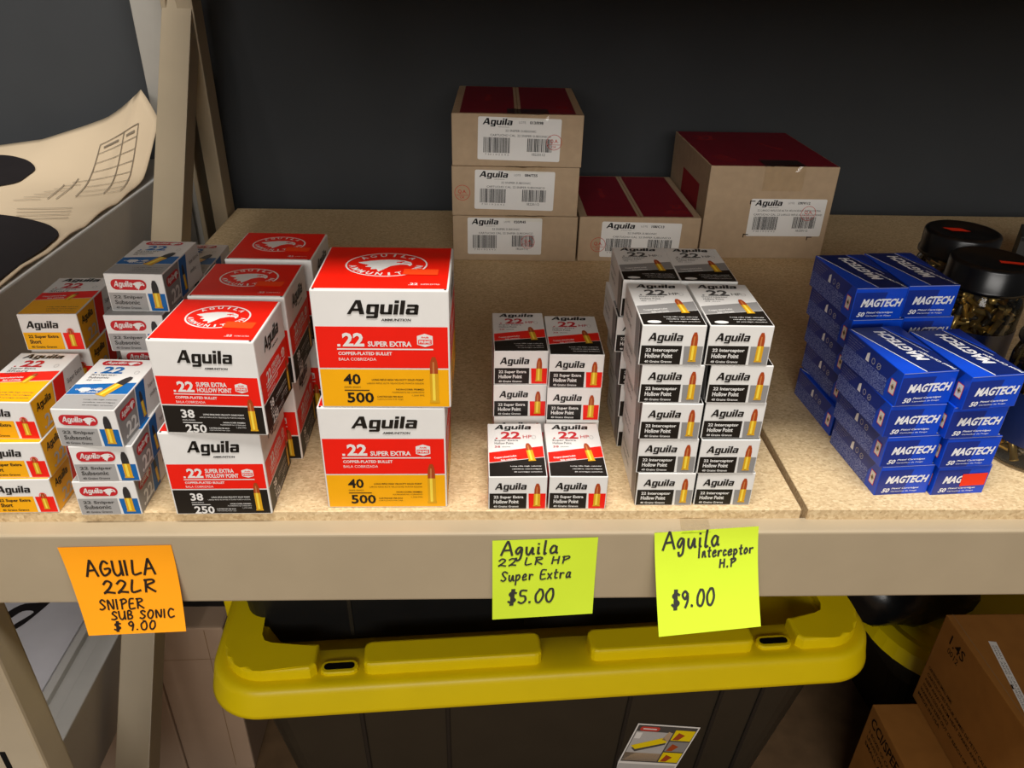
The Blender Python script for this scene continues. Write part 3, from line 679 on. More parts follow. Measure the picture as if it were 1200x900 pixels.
# ------------------------------------------------------------------ brown shipping cartons at the back
def barcode(P, x0, y0, x1, y1, seed, m='ink', lay=4):
    r = random.Random(seed); x = x0
    while x < x1:
        w_ = r.choice((.35, .35, .7, 1.0)); P.rect(x, y0, min(x+w_, x1), y1, m, lay); x += w_+r.choice((.4, .4, .8))
def stamp(P, cx, cy, r, lay=6):
    P.ring(cx, cy, r, r, .6, 'stamp', lay, 24); P.text('Q.A.', cx-r*.55, cy-r*.15, cx+r*.55, cy+r*.4, 'stamp', lay, .01); P.line(cx-r*.8, cy-r*.3, cx+r*.8, cy-r*.3, .5, 'stamp', lay); P.text('OK', cx-r*.3, cy-r*.75, cx+r*.3, cy-r*.42, 'stamp', lay)
def ship_carton(x, y, z, rot, w_, d, h, label, lab, lot, st, big=False, tape=True, tilt=0):
    o = carton('shipping_carton', w_, d, h, 'kraft', .0012); F = faces_of(w_, d, h)
    o.location = (x/1000, y/1000, z/1000); o.rotation_euler = (0, 0, R(rot)); tag(o, label, 'carton', 'brown shipping cartons at the back')
    # address label: lab = x0, y0, width, height on the front face
    x0, y0, lw, lh = lab
    P = Print(); P.pill(0, 0, lw, lh, 2, 'label_white', 0)
    logo(P, lw*.05, lh*.78, lw*.42, lh*.97, 'ink', 3); P.text('AMMUNITION', lw*.24, lh*.765, lw*.37, lh*.785, 'ink', 3)
    P.text('LOTE', lw*.49, lh*.87, lw*.57, lh*.92, 'grey_ink', 3); P.text(lot, lw*.62, lh*.86, lw*.78, lh*.93, 'ink', 3, .03)
    t = ('22 LARGO RIFLE DE ALTA VELOCIDAD SUPER EXTRA', 'CARTUCHO CAL. 22 LARGO RIFLE ALTA VELOCIDAD') if big else ('22 SNIPER SUBSONIC', 'CARTUCHO CAL. 22 SNIPER SUBSONICO')
    P.text(t[0], lw*(.10 if big else .33), lh*.67, lw*(.94 if big else .70), lh*.72, 'ink', 3, .0); P.text(t[1], lw*(.06 if big else .15), lh*.56, lw*(.97 if big else .88), lh*.61, 'ink', 3, .0)
    barcode(P, lw*.07, lh*.17, lw*.39, lh*.53, 5); barcode(P, lw*.60, lh*.22, lw*.90, lh*.53, 9)
    P.text('7 50 1 0 2 6 4 2', lw*.09, lh*.11, lw*.38, lh*.15, 'grey_ink', 3); P.text('1B220112', lw*.66, lh*.13, lw*.82, lh*.19, 'ink', 3)
    O = Vector(F['front'][0])+Vector((x0/1000, 0, y0/1000)); c, s_ = math.cos(R(tilt)), math.sin(R(tilt))
    lo = P.build('address_label', O, (c, 0, s_), (-s_, 0, c), o)
    P = Print(); stamp(P, st[0], st[1], st[2]); P.build('ink_stamp', *F['front'], o)
    P = Print()                                                      # maroon printed top flaps
    if big:
        P.rect(1.5, 1.5, w_-1.5, d-1.5, 'maroon', 0); P.text('22', w_*.10, d*.72, w_*.28, d*.86, 'maroon_ink', 3, .03); P.text('Aguila', w_*.66-24, d*.55-7, w_*.66+24, d*.55+7, 'maroon_ink', 3, .03, .15, rot=-60)
        P.text('SUPER EXTRA', w_*.06, d*.14, w_*.09+30, d*.24, 'maroon_ink', 3, .03, rot=-90+25)
    else:
        P.rect(w_*.06, 4, w_*.475, d-3, 'maroon', 0); P.rect(w_*.525, 4, w_*.94, d-3, 'maroon', 0)
        P.text('Aguila', w_*.26-24, d*.55-6, w_*.26+24, d*.55+6, 'maroon_ink', 3, .03, .15, rot=-90); P.text('SUPER EXTRA', w_*.72, d*.08, w_*.92, d*.15, 'maroon_ink', 3, .03); P.text('22', w_*.80, d*.20, w_*.90, d*.28, 'maroon_ink', 3, .03)
    P.build('top_print', *F['top'], o)
    P = Print(); P.rect(w_*.497, .5, w_*.503, d-1, 'kraft_edge', 1)
    if not big: P.build('flap_seam', *F['top'], o)
    if big:
        P = Print(); P.rect(d*.35, h*.18, d*.80, h*.72, 'maroon_ink', 0); P.build('side_print', *F['left'], o)
        P = Print()
        for cx, cy in ((x0-1, y0+lh-3), (x0-3, y0+2), (x0+lw-16, y0-1)): P.line(cx, cy, cx+6, cy, 1.2, 'print_brown', 1); P.line(cx, cy-4, cx, cy+1, 1.2, 'print_brown', 1)
        P.build('corner_marks', *F['front'], o)
    if tape:                                                         # crumpled clear tape wrapped over the front edge
        bm = bmesh.new(); a = w_/2000*.30; r = random.Random(int(x)); n = 12
        prof = [(-.0008, h/1000-.030), (-.0009, h/1000-.018), (-.0012, h/1000-.006), (-.0007, h/1000+.0005), (.004, h/1000+.0011), (.012, h/1000+.0008), (.03, h/1000+.0007)]
        if not big: prof = prof[2:]
        g = [[bm.verts.new((-a*.55+2.1*a*i/n, yy+(r.uniform(-.0008, 0) if k < len(prof)-3 else 0), zz+(r.uniform(-.001, .001) if 0 < k < len(prof)-3 else 0))) for i in range(n+1)] for k, (yy, zz) in enumerate(prof)]
        for p, q in zip(g, g[1:]):
            for i in range(n): bm.faces.new((p[i], p[i+1], q[i+1], q[i]))
        link('packing_tape', mesh('packing_tape', bm, 'tape_clear'), o)
    return o
ship_carton(40.5, 494, 0, -.6, 154, 193, 57.5, 'brown carton with white barcode label, bottom of the stack of three', (18, 8.5, 92, 47), '020/R45', (93, 25, 8.5))
ship_carton(39.5, 495, 57.8, -.4, 153, 193, 59.5, 'brown carton with white barcode label, middle of the stack of three', (27, 8.5, 96, 47.5), '084/T55', (12.5, 28, 9.5), tilt=-1)
ship_carton(40.5, 496, 117.6, -1.2, 153.5, 192, 60, 'brown carton with white barcode label, top of the stack of three', (30, 8, 97, 49), '013/R98', (120, 29, 9), tilt=-1)
ship_carton(196, 495, 0, 0, 152, 193, 57.5, 'low brown carton with two maroon top panels, between stack and tall carton', (27.5, 6, 100, 46), '108/C13', (25, 22, 9.5), tape=False, tilt=-1)
ship_carton(357.5, 507, 1.2, .3, 160, 195, 118, 'tall brown carton with all maroon top and taped edge, at right', (57, 30, 96, 48), '109/V112', (132, 60, 9.5), big=True)

# ------------------------------------------------------------------ handwritten notes on the beam
HW = {
'A': (.9, [[(0, 0), (.42, .98), (.55, 1), (.95, 0)], [(.15, .38), (.8, .42)]]), 'G': (.85, [[(.85, .85), (.45, 1), (.08, .55), (.3, .02), (.85, .18), (.9, .5), (.5, .46)]]),
'U': (.8, [[(.05, 1), (.1, .25), (.4, 0), (.8, .25), (.88, 1)], [(.86, .9), (.92, 0)]]), 'I': (.35, [[(.2, 1), (.2, 0)]]), 'L': (.75, [[(.2, 1), (.1, .08), (.9, .12)]]),
'2': (.8, [[(.08, .75), (.4, 1), (.8, .8), (.55, .4), (.08, .03), (.35, .12), (.98, .03)]]), 'R': (.85, [[(.15, 0), (.2, 1)], [(.08, .95), (.7, 1), (.85, .75), (.25, .5), (.95, 0)]]),
'S': (.75, [[(.92, .85), (.55, 1), (.18, .78), (.5, .52), (.82, .25), (.4, 0), (.0, .12)]]), 'N': (.85, [[(.1, 0), (.15, 1), (.75, .02), (.85, 1)]]),
'P': (.75, [[(.15, 0), (.2, 1)], [(.05, .92), (.7, 1), (.88, .7), (.2, .45)]]), 'E': (.7, [[(.9, .98), (.2, .95), (.15, .06), (.95, .06)], [(.16, .5), (.75, .53)]]),
'B': (.75, [[(.15, 0), (.2, .98), (.75, .9), (.6, .58), (.22, .52), (.82, .38), (.75, .06), (.12, .02)]]), 'O': (.8, [[(.5, 1), (.1, .6), (.2, .1), (.6, .0), (.92, .45), (.75, .95), (.45, 1)]]),
'0': (.75, [[(.5, 1), (.1, .6), (.2, .08), (.6, .0), (.92, .45), (.75, .95), (.42, .98)]]), 'C': (.75, [[(.9, .88), (.4, 1), (.08, .5), (.4, .02), (.98, .14)]]),
'$': (.75, [[(.92, .8), (.5, .92), (.15, .72), (.5, .5), (.85, .28), (.4, .08), (.02, .2)], [(.42, 1.1), (.36, -.1)], [(.62, 1.1), (.56, -.1)]]),
'9': (.7, [[(.82, .78), (.5, 1), (.12, .75), (.45, .48), (.82, .75), (.78, .35), (.55, -.05)]]), '.': (.35, [[(.2, .02), (.26, .08), (.2, .08)]]),
'5': (.75, [[(.9, .98), (.25, .95), (.2, .58), (.7, .55), (.82, .2), (.4, 0), (.03, .12)]]), 'H': (.85, [[(.15, 1), (.1, 0)], [(.8, 1), (.78, 0)], [(.12, .5), (.8, .55)]]),
'a': (.62, [[(.75, .55), (.4, .62), (.08, .3), (.3, .0), (.7, .2), (.78, .58), (.8, .1), (1.0, .05)]]), 'g': (.62, [[(.75, .55), (.4, .62), (.08, .3), (.35, .05), (.75, .5), (.72, -.25), (.35, -.45), (.2, -.25)]]),
'u': (.65, [[(.05, .58), (.12, .12), (.45, .02), (.78, .58), (.82, .05), (1.0, .05)]]), 'i': (.32, [[(.3, .55), (.35, .05), (.7, .05)], [(.3, .82), (.34, .86)]]),
'l': (.32, [[(.35, 1.05), (.25, .05), (.7, .05)]]), 'p': (.62, [[(.1, .6), (.08, -.45)], [(.08, .45), (.5, .62), (.78, .35), (.45, .03), (.1, .12)]]),
'e': (.6, [[(.1, .3), (.75, .38), (.55, .62), (.1, .4), (.25, .02), (.9, .1)]]), 'r': (.55, [[(.1, .58), (.15, .0), (.2, .4), (.6, .6), (.85, .52)]]),
'x': (.6, [[(.05, .58), (.8, .0)], [(.8, .6), (.05, .0)]]), 't': (.5, [[(.4, .95), (.32, .08), (.75, .05)], [(.0, .62), (.85, .65)]]),
'n': (.62, [[(.1, .58), (.12, 0), (.18, .42), (.55, .62), (.7, .1), (.95, .05)]]), 'c': (.55, [[(.8, .5), (.45, .62), (.08, .3), (.35, .02), (.9, .1)]]), 'o': (.58, [[(.45, .62), (.1, .35), (.35, .0), (.78, .28), (.6, .6), (.4, .6)]]), ' ': (.45, [])}
def note(label, corners, lines, m, ink, curl, seed):
    """corners: top-left, top-right, bottom-left, bottom-right (m). lines: text, u0, v0, u1, v1 fractions"""
    TL, TR, BL, BR = [Vector(c) for c in corners]; r = random.Random(seed)
    def S(u, v, lift=0.):          # u right 0..1, v up 0..1
        s = 1-v
        p = TL.lerp(TR, u).lerp(BL.lerp(BR, u), s); y = TL.y+(BL.y-TL.y)*max(s, 0)**curl
        e = (u-.5)*.0012*math.sin(s*3)
        return Vector((p.x, y+e-lift, p.z+lift*.15))
    n = 12; bm = bmesh.new()
    g = [[[bm.verts.new(S(i/n, 1-j/n, -k)) for i in range(n+1)] for j in range(n+1)] for k in (0, .00015)]
    for j in range(n):
        for i in range(n):
            bm.faces.new((g[0][j+1][i], g[0][j+1][i+1], g[0][j][i+1], g[0][j][i])); bm.faces.new((g[1][j][i], g[1][j][i+1], g[1][j+1][i+1], g[1][j+1][i]))
    o = link('sticky_note', mesh('sticky_note', bm, m, True)); tag(o, label, 'sticky note', 'handwritten notes on the beam')
    for t, u0, v0, u1, v1 in lines:
        tot = sum(HW[ch][0]+.18 for ch in t)-.18; k = (u1-u0)/tot; u = u0
        bm = bmesh.new(); H = v1-v0
        for ch in t:
            wd, st = HW[ch]; sl = .10
            for s in st:
                pts = smooth_loop([(u+(a*wd+b*sl)*k+r.uniform(-.003, .003), v0+b*H+r.uniform(-.004, .004)) for a, b in s], 6, False) if len(s) > 2 else [(u+(a*wd+b*sl)*k, v0+b*H) for a, b in s]
                hw = .0115 if H > .13 else .0088
                prev = None
                for q in range(len(pts)):
                    a = pts[max(q-1, 0)]; b = pts[min(q+1, len(pts)-1)]; d = math.hypot(b[0]-a[0], b[1]-a[1]) or 1
                    nx, ny = -(b[1]-a[1])/d*hw, (b[0]-a[0])/d*hw
                    e = ((a[0]-b[0])/d*hw*.6, (a[1]-b[1])/d*hw*.6) if q == 0 else ((b[0]-a[0])/d*hw*.6, (b[1]-a[1])/d*hw*.6) if q == len(pts)-1 else (0, 0)
                    c = (pts[q][0]+e[0], pts[q][1]+e[1])
                    cur = (bm.verts.new(S(c[0]-nx, c[1]-ny, .0003)), bm.verts.new(S(c[0]+nx, c[1]+ny, .0003)))
                    if prev: bm.faces.new((prev[0], cur[0], cur[1], prev[1]))
                    prev = cur
            u += (wd+.18)*k
        link('handwriting', mesh('handwriting', bm, ink), o)
    return o
yb = -.0142
note('orange sticky note priced nine dollars at the left of the beam', ((-.2918, yb, -.018), (-.2146, yb, -.0163), (-.2842, -.025, -.0922), (-.2142, -.025, -.0888)),
     [('AGUILA', .17, .66, .80, .83), ('22LR', .27, .46, .77, .60), ('SNIPER', .19, .28, .62, .39), ('SUB SONIC', .28, .165, .90, .255), ('$ 9.00', .28, .045, .70, .135)], 'note_orange', 'marker', 1.7, 1)
note('yellow-green sticky note priced five dollars, mid beam', ((.0074, yb, -.014), (.0817, yb, -.0114), (.0080, -.0165, -.0888), (.0826, -.0165, -.0836)),
     [('Aguila', .08, .82, .62, .97), ('22 LR HP', .05, .69, .74, .78), ('Super Extra', .08, .50, .76, .62), ('$5.00', .15, .20, .60, .37)], 'note_green', 'marker_grey', 1.2, 2)
note('larger yellow-green sticky note priced nine dollars, taped under grey-striped boxes', ((.1209, yb-.0006, -.0072), (.1940, yb-.0006, -.0016), (.1285, -.038, -.0850), (.2018, -.038, -.0755)),
     [('Aguila', .08, .82, .62, .99), ('Interceptor', .42, .71, .95, .81), ('H.P', .62, .595, .78, .675), ('$9.00', .14, .25, .56, .40)], 'note_green', 'marker_grey', 1.5, 4)
bm = bmesh.new()
pr = [(-.0151, -.014), (-.0150, -.006), (-.008, -.0074), (.0005, -.0073)]
g = [[bm.verts.new((.139+.021*i/6+.001*k, y, z+.0003*((i*7+k*3) % 3))) for i in range(7)] for k, (y, z) in enumerate(pr)]
for p, q in zip(g, g[1:]):
    for i in range(6): bm.faces.new((p[i], p[i+1], q[i+1], q[i]))
tag(link('clear_tape', mesh('clear_tape', bm, 'tape_clear')), 'strip of clear tape holding a note to the beam lip', 'tape')

# ------------------------------------------------------------------ jars of loose cartridges
def cart_mesh():
    bm = lathe_bm([(0, 0), (.0034, 0), (.0034, .0009), (.0028, .001), (.0028, .0152)], 10)
    n0 = len(bm.faces)
    lathe_bm([(.0028, .0152), (.0027, .019), (.0020, .0228), (.0010, .0246), (0, .0248)], 10, bm)
    bm.faces.ensure_lookup_table()
    for f in bm.faces[n0:]: f.material_index = 1
    return mesh('cartridge', bm, ('case_brass', 'bullet_lead'), True)
CM = cart_mesh()
JR, JH = .0345, .122
def seg_d(p1, q1, p2, q2):
    best = 9
    for i in range(4):
        a = p1.lerp(q1, i/3)
        for j in range(4): best = min(best, (a-p2.lerp(q2, j/3)).length)
    return best
def jar(x, y, label, glabel, seed, arc, lab=True, rz=0, n_vis=95, mouth=None):
    r = random.Random(seed); z0 = .0013
    o = empty('plastic_jar', (x, y, z0), R(rz)); tag(o, label, 'jar', 'clear jars of cartridges')
    body = [(0, .0004), (JR-.006, .0004), (JR-.001, .003), (JR, .008), (JR, .082), (JR-.002, .090), (JR-.0045, .096), (JR-.0045, .100)]
    link('jar_wall', mesh('jar_wall', lathe_bm(body, 48), 'jar_clear', True), o)
    lr = .0335
    lid = link('lid', mesh('lid', lathe_bm([(lr-.002, .0965), (lr+.0012, .0965), (lr+.0012, .0995), (lr, .1005), (lr, .117), (lr-.0010, .1190), (lr-.003, .1200), (lr-.005, .1198), (lr-.007, .1190), (0, .1190)], 56), 'lid_black', True), o)
    if lab:
        bm = bmesh.new(); n = 40
        vs = [[bm.verts.new(((JR+.0004)*math.cos(6.2832*i/n), (JR+.0004)*math.sin(6.2832*i/n), z)) for i in range(n)] for z in (.021, .062)]
        for i in range(n): bm.faces.new((vs[0][i], vs[0][(i+1) % n], vs[1][(i+1) % n], vs[1][i]))
        lo = link('wrap_label', mesh('wrap_label', bm, 'jar_label', True), o)
        for a, b, z1, z2, mm in ((R(188), R(191), .028, .048, 'label_white'), (R(212), R(220), .0555, .0615, 'label_white')):
            bm = bmesh.new(); k = [bm.verts.new(((JR+.0008)*math.cos(t), (JR+.0008)*math.sin(t), z)) for t, z in ((a, z1), (b, z1), (b, z2), (a, z2))]
            bm.faces.new(k); link('label_print', mesh('label_print', bm, mm), lo)
    # loose cartridges against the wall, each its own thing, and the pile behind them
    placed = []; tries = 0
    while len(placed) < n_vis and tries < 16000:
        tries += 1
        a = r.uniform(*arc); zz = r.uniform(.064, .094) if r.random() < .66 or not lab else r.uniform(.006, .02)
        rad = (JR-.0048) - r.random()**2*.009
        if zz > .088: rad -= .004
        c = Vector((rad*math.cos(a), rad*math.sin(a), zz))
        tang = Vector((-math.sin(a), math.cos(a), 0)); d = (tang*r.uniform(-1, 1)+Vector((0, 0, 1))*r.uniform(-.6, .6)+Vector((-math.cos(a), -math.sin(a), 0))*r.uniform(-.9, .9)).normalized()
        p, q = c-d*.0124, c+d*.0124
        ok = all(math.hypot(v.x, v.y) < JR-.0042 and .0048 < v.z < .093 for v in (p, q)) and all(seg_d(p, q, *s) > .0046 for s in placed)
        if ok: placed.append((p, q))
    for p, q in placed:
        co = link('cartridge', CM); d = (q-p).normalized()
        mm = d.to_track_quat('Z', 'Y').to_matrix().to_4x4(); mm.translation = Vector((x, y, z0))+Matrix.Rotation(R(rz), 3, 'Z') @ p; co.matrix_world = Matrix.Translation(mm.translation) @ (Matrix.Rotation(R(rz), 4, 'Z') @ d.to_track_quat('Z', 'Y').to_matrix().to_4x4())
        tag(co, f'small brass rimfire cartridge lying in the {glabel}', 'cartridge', f'loose cartridges in the {glabel}')
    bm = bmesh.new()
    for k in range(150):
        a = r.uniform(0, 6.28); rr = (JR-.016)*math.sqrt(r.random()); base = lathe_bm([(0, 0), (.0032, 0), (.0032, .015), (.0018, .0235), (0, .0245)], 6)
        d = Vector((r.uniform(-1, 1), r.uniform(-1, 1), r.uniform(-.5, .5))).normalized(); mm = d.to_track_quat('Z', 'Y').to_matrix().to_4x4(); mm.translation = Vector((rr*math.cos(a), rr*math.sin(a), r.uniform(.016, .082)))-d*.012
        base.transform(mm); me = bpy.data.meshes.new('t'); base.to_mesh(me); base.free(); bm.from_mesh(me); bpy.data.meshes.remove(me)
    co = link('cartridge_pile', mesh('cartridge_pile', bm, 'case_brass_shade')); co.location = (x, y, z0)
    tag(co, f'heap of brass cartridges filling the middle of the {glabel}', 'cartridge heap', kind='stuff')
    return o, lid
j1, l1 = jar(.458, .267, 'rear clear jar with black lid and slanted orange sticker', 'rear jar', 1, (R(150), R(300)))
j2, l2 = jar(.442, .191, 'middle clear jar with black lid behind the blue boxes', 'middle jar', 2, (R(165), R(330)))
j3, l3 = jar(.4385, .070, 'clear jar nearest the shelf edge, cut off at the right', 'front jar', 3, (R(160), R(300)))
sticker(l1, (-.012, -.002, .1190), (1, -.10, 0), (-.45, 1, 0), 17, 10, 'red_sticker')
sticker(l2, (.001, -.010, .1190), (1, -.30, 0), (.25, 1, 0), 22, 6, 'red_sticker')

# dark box at the right edge
o = carton('dark_carton', 90, 60, 52, 'dark_box', .0006); o.location = (.690, .425, .0013); o.rotation_euler = (0, 0, R(-32))
tag(o, 'dark grey carton with white lettering behind the jars at right edge', 'box')
P = Print(); P.text('CCI', 8, 36, 24, 44, 'label_white', 3, .03); P.rect(.8, 47, 89, 51, 'ink', 0); P.build('front_panel', *faces_of(90, 60, 52)['front'], o)

# ------------------------------------------------------------------ below the shelf
# black tote with a yellow lid
def tote(name, L, W, zb, zt, taper, m, parent, ribs=()):
    l0 = [(x, y, zb) for x, y in rrect(L-taper, W-taper, .035)]; l1 = [(x, y, zt-.03) for x, y in rrect(L-.02, W-.02, .045)]
    l2 = [(x, y, zt-.03) for x, y in rrect(L, W, .05)]; l3 = [(x, y, zt) for x, y in rrect(L, W, .05)]
    return link(name, mesh(name, loft_bm([l0, l1, l2, l3], True, True), m, False), parent)
TX, TY, TR_ = .0675, .362, R(3.34)
tt = empty('storage_tote', (TX, TY, FZ), TR_); tag(tt, 'big black storage tote with bright yellow lid under the shelf', 'tote')
tb = tote('tub', .690, .430, .0, .338, .10, 'tote_black', tt)
for x in (-.215, -.118, .095, .205, .255):                           # moulded ribs on the front wall
    zb_, zt_ = .0, .300
    bm = bmesh.new()
    for (z, yy, k) in ((zb_, -.1655, .86), (zt_, -.2042, 1.0)):
        pass
    p = box_bm(x-.0025, x+.0025, -.0015, .006, 0, .306, .0008, 1); sh = math.atan2(.0400, .308)
    p.transform(Matrix.Translation((0, -.1660, .001)) @ Matrix.Rotation(sh, 4, 'X')); bm.free()
    link('rib', mesh('rib', p, 'plastic_black'), tb)
# lid: skirt, ledge, recessed middle
LL, LW, ZS = .748, .482, .340
def lp_(dl, r, z): return [(x, y, z) for x, y in rrect(LL-2*dl, LW-2*dl, r, 12)]
bm = loft_bm([lp_(.004, .060, ZS), lp_(0, .062, ZS), lp_(.001, .062, ZS+.004), lp_(.005, .059, ZS+.026), lp_(.0065, .0575, ZS+.030), lp_(.009, .055, ZS+.0328), lp_(.0125, .0525, ZS+.0342), lp_(.016, .050, ZS+.0345), lp_(.056, .022, ZS+.0345), lp_(.058, .020, ZS+.033), lp_(.068, .015, ZS+.005), lp_(.071, .013, ZS+.003)], False, True)
ld = link('lid', mesh('lid', bm, 'tote_yellow', True), tt)
def pad(pts, name='lid_pad'):
    bm = prism_bm(pts, ZS+.034, ZS+.050, .004); bmesh.ops.recalc_face_normals(bm, faces=bm.faces[:])
    return link(name, mesh(name, bm, 'tote_yellow'), ld)
a, b = LL/2, LW/2
yo, yi = .020, .053
def rp(x0, x1, y0, y1, r=.008):
    return [((x0+x1)/2+p, (y0+y1)/2+q) for p, q in rrect(x1-x0, y1-y0, r, 3)]
for sx in (-1, 1):
    for sy in (-1, 1):
        arc = [(-a+yo+.045-.045*math.cos(R(t)), -b+yo+.045-.045*math.sin(R(t))) for t in range(0, 91, 10)]; e = .120 if sx < 0 else .104
        q = arc+[(-a+e-.006, -b+yo), (-a+e, -b+yo+.006), (-a+e, -b+yi), (-a+yi+.016, -b+yi), (-a+yi+.005, -b+yi+.005), (-a+yi, -b+yi+.016), (-a+yi, -b+.20), (-a+yo, -b+.20)]
        q = [(x*(-sx), y*(-sy)) for x, y in q]
        if sx*sy < 0: q = q[::-1]
        pad(q)
for sy in (-1, 1):
    for x0, x1 in ((-.205, -.015), (.038, .221)):
        y0, y1 = sorted((sy*(b-yi), sy*(b-yo))); pad(rp(x0, x1, y0, y1))
for x in (-.231, .2465):
    for sy in (-1, 1):
        yc = sy*(b-.030)
        bm = prism_bm(rp(x-.020, x+.020, yc-.0085, yc+.0085, .008), ZS+.034, ZS+.039, .002); bmesh.ops.recalc_face_normals(bm, faces=bm.faces[:]); link('slot_rim', mesh('slot_rim', bm, 'tote_yellow'), ld)
        bm = prism_bm(rp(x-.016, x+.016, yc-.004, yc+.004, .0038), ZS+.036, ZS+.0394); bmesh.ops.recalc_face_normals(bm, faces=bm.faces[:]); link('slot_shade', mesh('slot_shade', bm, 'hole_shade'), ld)  # raised dark prism gives the slot its inner shade by colour
for s in (-1, 1): link('latch', mesh('latch', box_bm(s*a-.012, s*a+.010, -.06+.02*s, .06+.02*s, ZS-.02, ZS+.016, .005, 2), 'tote_yellow'), ld)
# pictured product label, stuck askew on the front wall
P = Print(); w_, h = 84., 98.
P.rect(0, 0, w_, h, 'label_white', 0); P.rect(2, 34, w_-2, h-2, 'dkgrey', 1); P.rect(2, 2, w_-2, 30, 'ltgrey', 1)
P.rect(3, 36, 52, h-12, 'ltgrey', 2); P.rect(3, 36, 52, 50, 'kraft', 2); P.poly([(7, 58), (14, 52), (50, 66), (50, 74)], 'dkgrey', 3); P.poly([(5, 62), (13, 56), (51, 70), (44, 78)], 'tote_yellow', 4); P.poly([(42, 74), (52, 72), (51, 86), (46, 88)], 'kraft', 4); P.rect(4, 74, 12, 84, 'white', 3)
for k, mm in enumerate(('tote_yellow', 'grey', 'tote_yellow')): P.rect(54, 36+k*19, w_-3, 53+k*19, mm, 3); P.poly([(56, 37+k*19), (64, 37+k*19), (70, 45+k*19), (60, 49+k*19)], 'copper', 4)
P.pill(6, h-11, 32, h-4, 3, 'stamp', 4); P.line(10, h-7.5, 28, h-7.5, 1.6, 'label_white', 5)
P.build('product_label', (.091, -.1776, .0933), (.971, .031, -.238), (.2168, -.18, 1.381), tt)
# second black tote standing in the lid's recess
ut = empty('storage_tote', (TX-.0545, TY+.003, FZ+ZS+.0038), TR_); tag(ut, 'black plastic tote standing on top of the yellow lid', 'tote')
tub = link('tub', mesh('tub', loft_bm([[(x, y, 0) for x, y in rrect(.560, .298, .02)], [(x, y, .004) for x, y in rrect(.566, .302, .024)], [(x, y, .235) for x, y in rrect(.600, .335, .03)], [(x, y, .235) for x, y in rrect(.618, .352, .035)], [(x, y, .262) for x, y in rrect(.618, .352, .035)]]), 'plastic_black'), ut)
for x in (-.17, .03, .2):
    p = box_bm(x-.002, x+.002, -.001, .004, .01, .225); p.transform(Matrix.Translation((0, -.1515, 0)) @ Matrix.Rotation(math.atan2(.0165, .231), 4, 'X')); link('rib', mesh('rib', p, 'tote_black'), tub)
# third tote, low, at the back right, with a bag on it
t3 = empty('storage_tote', (.838, .512, FZ), R(4)); tag(t3, 'low tote with yellow lid half hidden behind cardboard boxes at right', 'tote')
tote('tub', .52, .44, 0, .175, .06, 'tote_black', t3)
def l3_(dl, r, z): return [(x, y, z) for x, y in rrect(.56-2*dl, .50-2*dl, r, 10)]
link('lid', mesh('lid', loft_bm([l3_(.002, .12, 0.176), l3_(0, .12, 0.177), l3_(.008, .115, 0.196), l3_(.026, .10, 0.199), l3_(.040, .09, 0.193), l3_(.062, .075, 0.193), l3_(.070, .07, 0.201), l3_(.10, .05, 0.202)], False, True), 'tote_yellow'), t3)
bm = bmesh.new(); bmesh.ops.create_icosphere(bm, subdivisions=4, radius=1)
rr = random.Random(5)
from mathutils import noise
for v in bm.verts:
    n_ = noise.noise(v.co*2.1)*.20+noise.noise(v.co*5)*.08
    c = v.co*(1+n_); c.z = max(c.z, -.55); v.co = Vector((c.x*.155, c.y*.13, (c.z+.55)*.10))
bg = link('plastic_bag', mesh('plastic_bag', bm, 'bag_black', True)); bg.location = (.605, .455, FZ+.2030); tag(bg, 'crumpled black plastic bag on the low tote at right', 'bag')
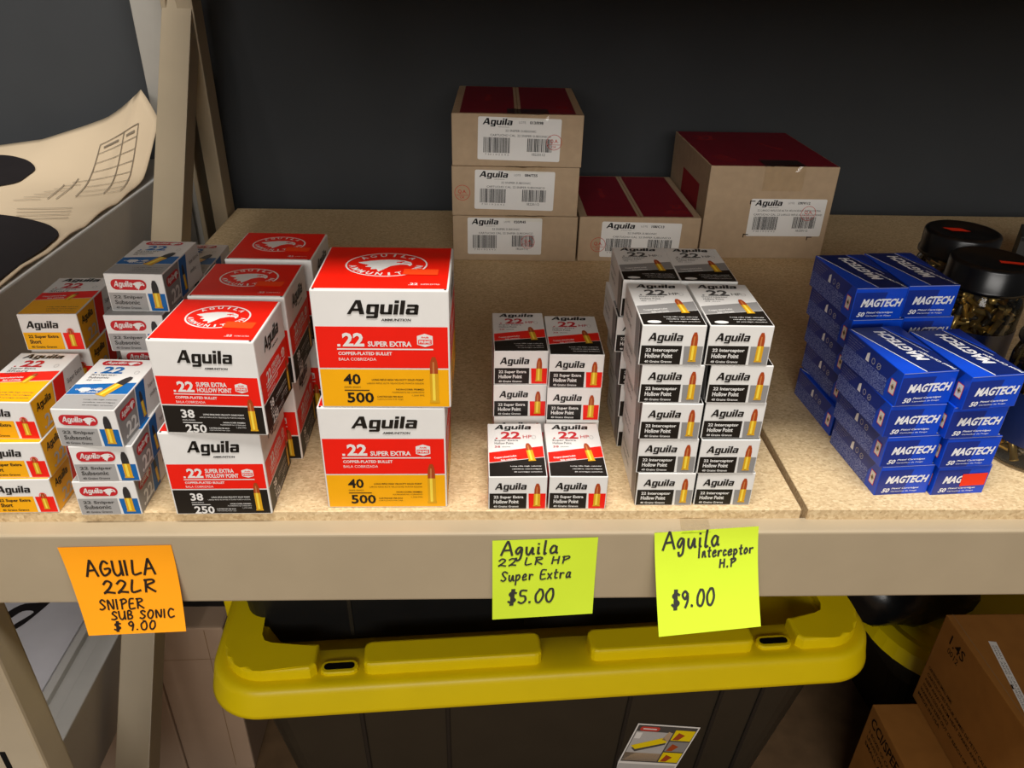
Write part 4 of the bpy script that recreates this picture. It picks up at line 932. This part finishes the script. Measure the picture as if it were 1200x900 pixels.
# cardboard boxes at the lower right
def cardbox(label, x0, y1, z0, w_, d, h, fn):
    o = carton('cardboard_box', w_, d, h, 'cardboard', .0015); o.location = ((x0+w_/2)/1000, (y1-d)/1000, z0/1000); tag(o, label, 'box', 'cardboard boxes under the shelf')
    fn(o, faces_of(w_, d, h), w_, d, h); return o
def big_art(o, F, w_, d, h):
    P = Print()
    P.text('1.4S', 22, h-26, 52, h-12, 'print_brown', 2, .01); P.text('0012', 24, h-38, 46, h-30, 'print_brown', 2)
    for k, (t, u0, u1) in enumerate((('CARTRIDGES SMALL ARMS', 8, 62), ('CARTOUCHES POUR ARMES DE PETIT CALIBRE', 10, 150), ('KEEP AWAY FROM HEAT SPARKS AND FLAME', 10, 150), ('STORE IN A COOL DRY PLACE', 10, 70), ('WARNING KEEP OUT OF REACH OF CHILDREN', 8, 150), ('MADE IN USA', 8, 60))): P.text(t, u0, 62-k*9.5, u1, 67-k*9.5, 'print_brown', 2, .01)
    P.build('side_print', *F['left'], o)
    P = Print(); P.rect(0, 20, 28, d-60, 'tape_yellow', 0) if False else P.rect(w_*.30, 0, w_*.36, d, 'tape_yellow', 0); P.build('packing_tape', *F['top'], o)
    P = Print(); P.rect(0, 0, 130, 9, 'label_white', 0)
    for k in range(2): P.text('SMALL ARMS CARTRIDGES LOT', 6, 1.6+k*3.4, 110, 3.8+k*3.4, 'grey_ink', 2)
    P.rect(62, 0, 68, 2, 'print_brown', 3)
    P.build('paper_label', (-.137, .288, h/1000), (-.17, -.985, 0), (.985, -.17, 0), o)
    P = Print(); P.line(8, 0, 8, d, .9, 'kraft_edge', 1); P.build('fold_line', *F['top'], o)
def small_art(o, F, w_, d, h):
    P = Print(); P.text('CCI/SPEER', 10, h-27, 92, h-11, 'print_brown', 2, .02)
    for k, t in enumerate(('2 BOXES OF CARTRIDGES', 'LEWISTON IDAHO', 'SMALL ARMS')): P.text(t, 12, h-40-k*11, 100-k*12, h-34-k*11, 'print_brown', 2, .01)
    P.build('side_print', *F['left'], o)
cardbox('large cardboard box with black shipping print, stacked at lower right', 567, 230, -500, 330, 330, 149, big_art)
cardbox('smaller cardboard box under the large one at lower right', 509, 218, -700, 260, 300, 199.5, small_art)
# pale folded cardboard and a dark bin at the lower left
bm = box_bm(-.423, -.328, .275, .50, FZ, -.411, .003, 2)
o = link('cardboard_box', mesh('cardboard_box', bm, 'mauve_card')); tag(o, 'pale brown cardboard box standing behind the post at lower left', 'box')
P = Print(); P.line(-352, -415, -354, -690, .9, 'kraft_edge', 1); P.line(-420, -470, -331, -467, .9, 'kraft_edge', 1); P.build('seam', (0, .275, 0), (1, 0, 0), (0, 0, 1), o)
o = link('cardboard_box', mesh('cardboard_box', box_bm(-.72, -.4245, .275, .52, FZ, -.463, .003, 2), 'mauve_card')); tag(o, 'pale brown cardboard box under the grey rack at lower left', 'box')
o = link('dark_carton', mesh('dark_carton', box_bm(-.42, -.33, .31, .49, -.4108, -.345, .003, 2), 'plastic_black')); tag(o, 'black case lying on the pale cardboard at lower left', 'case')
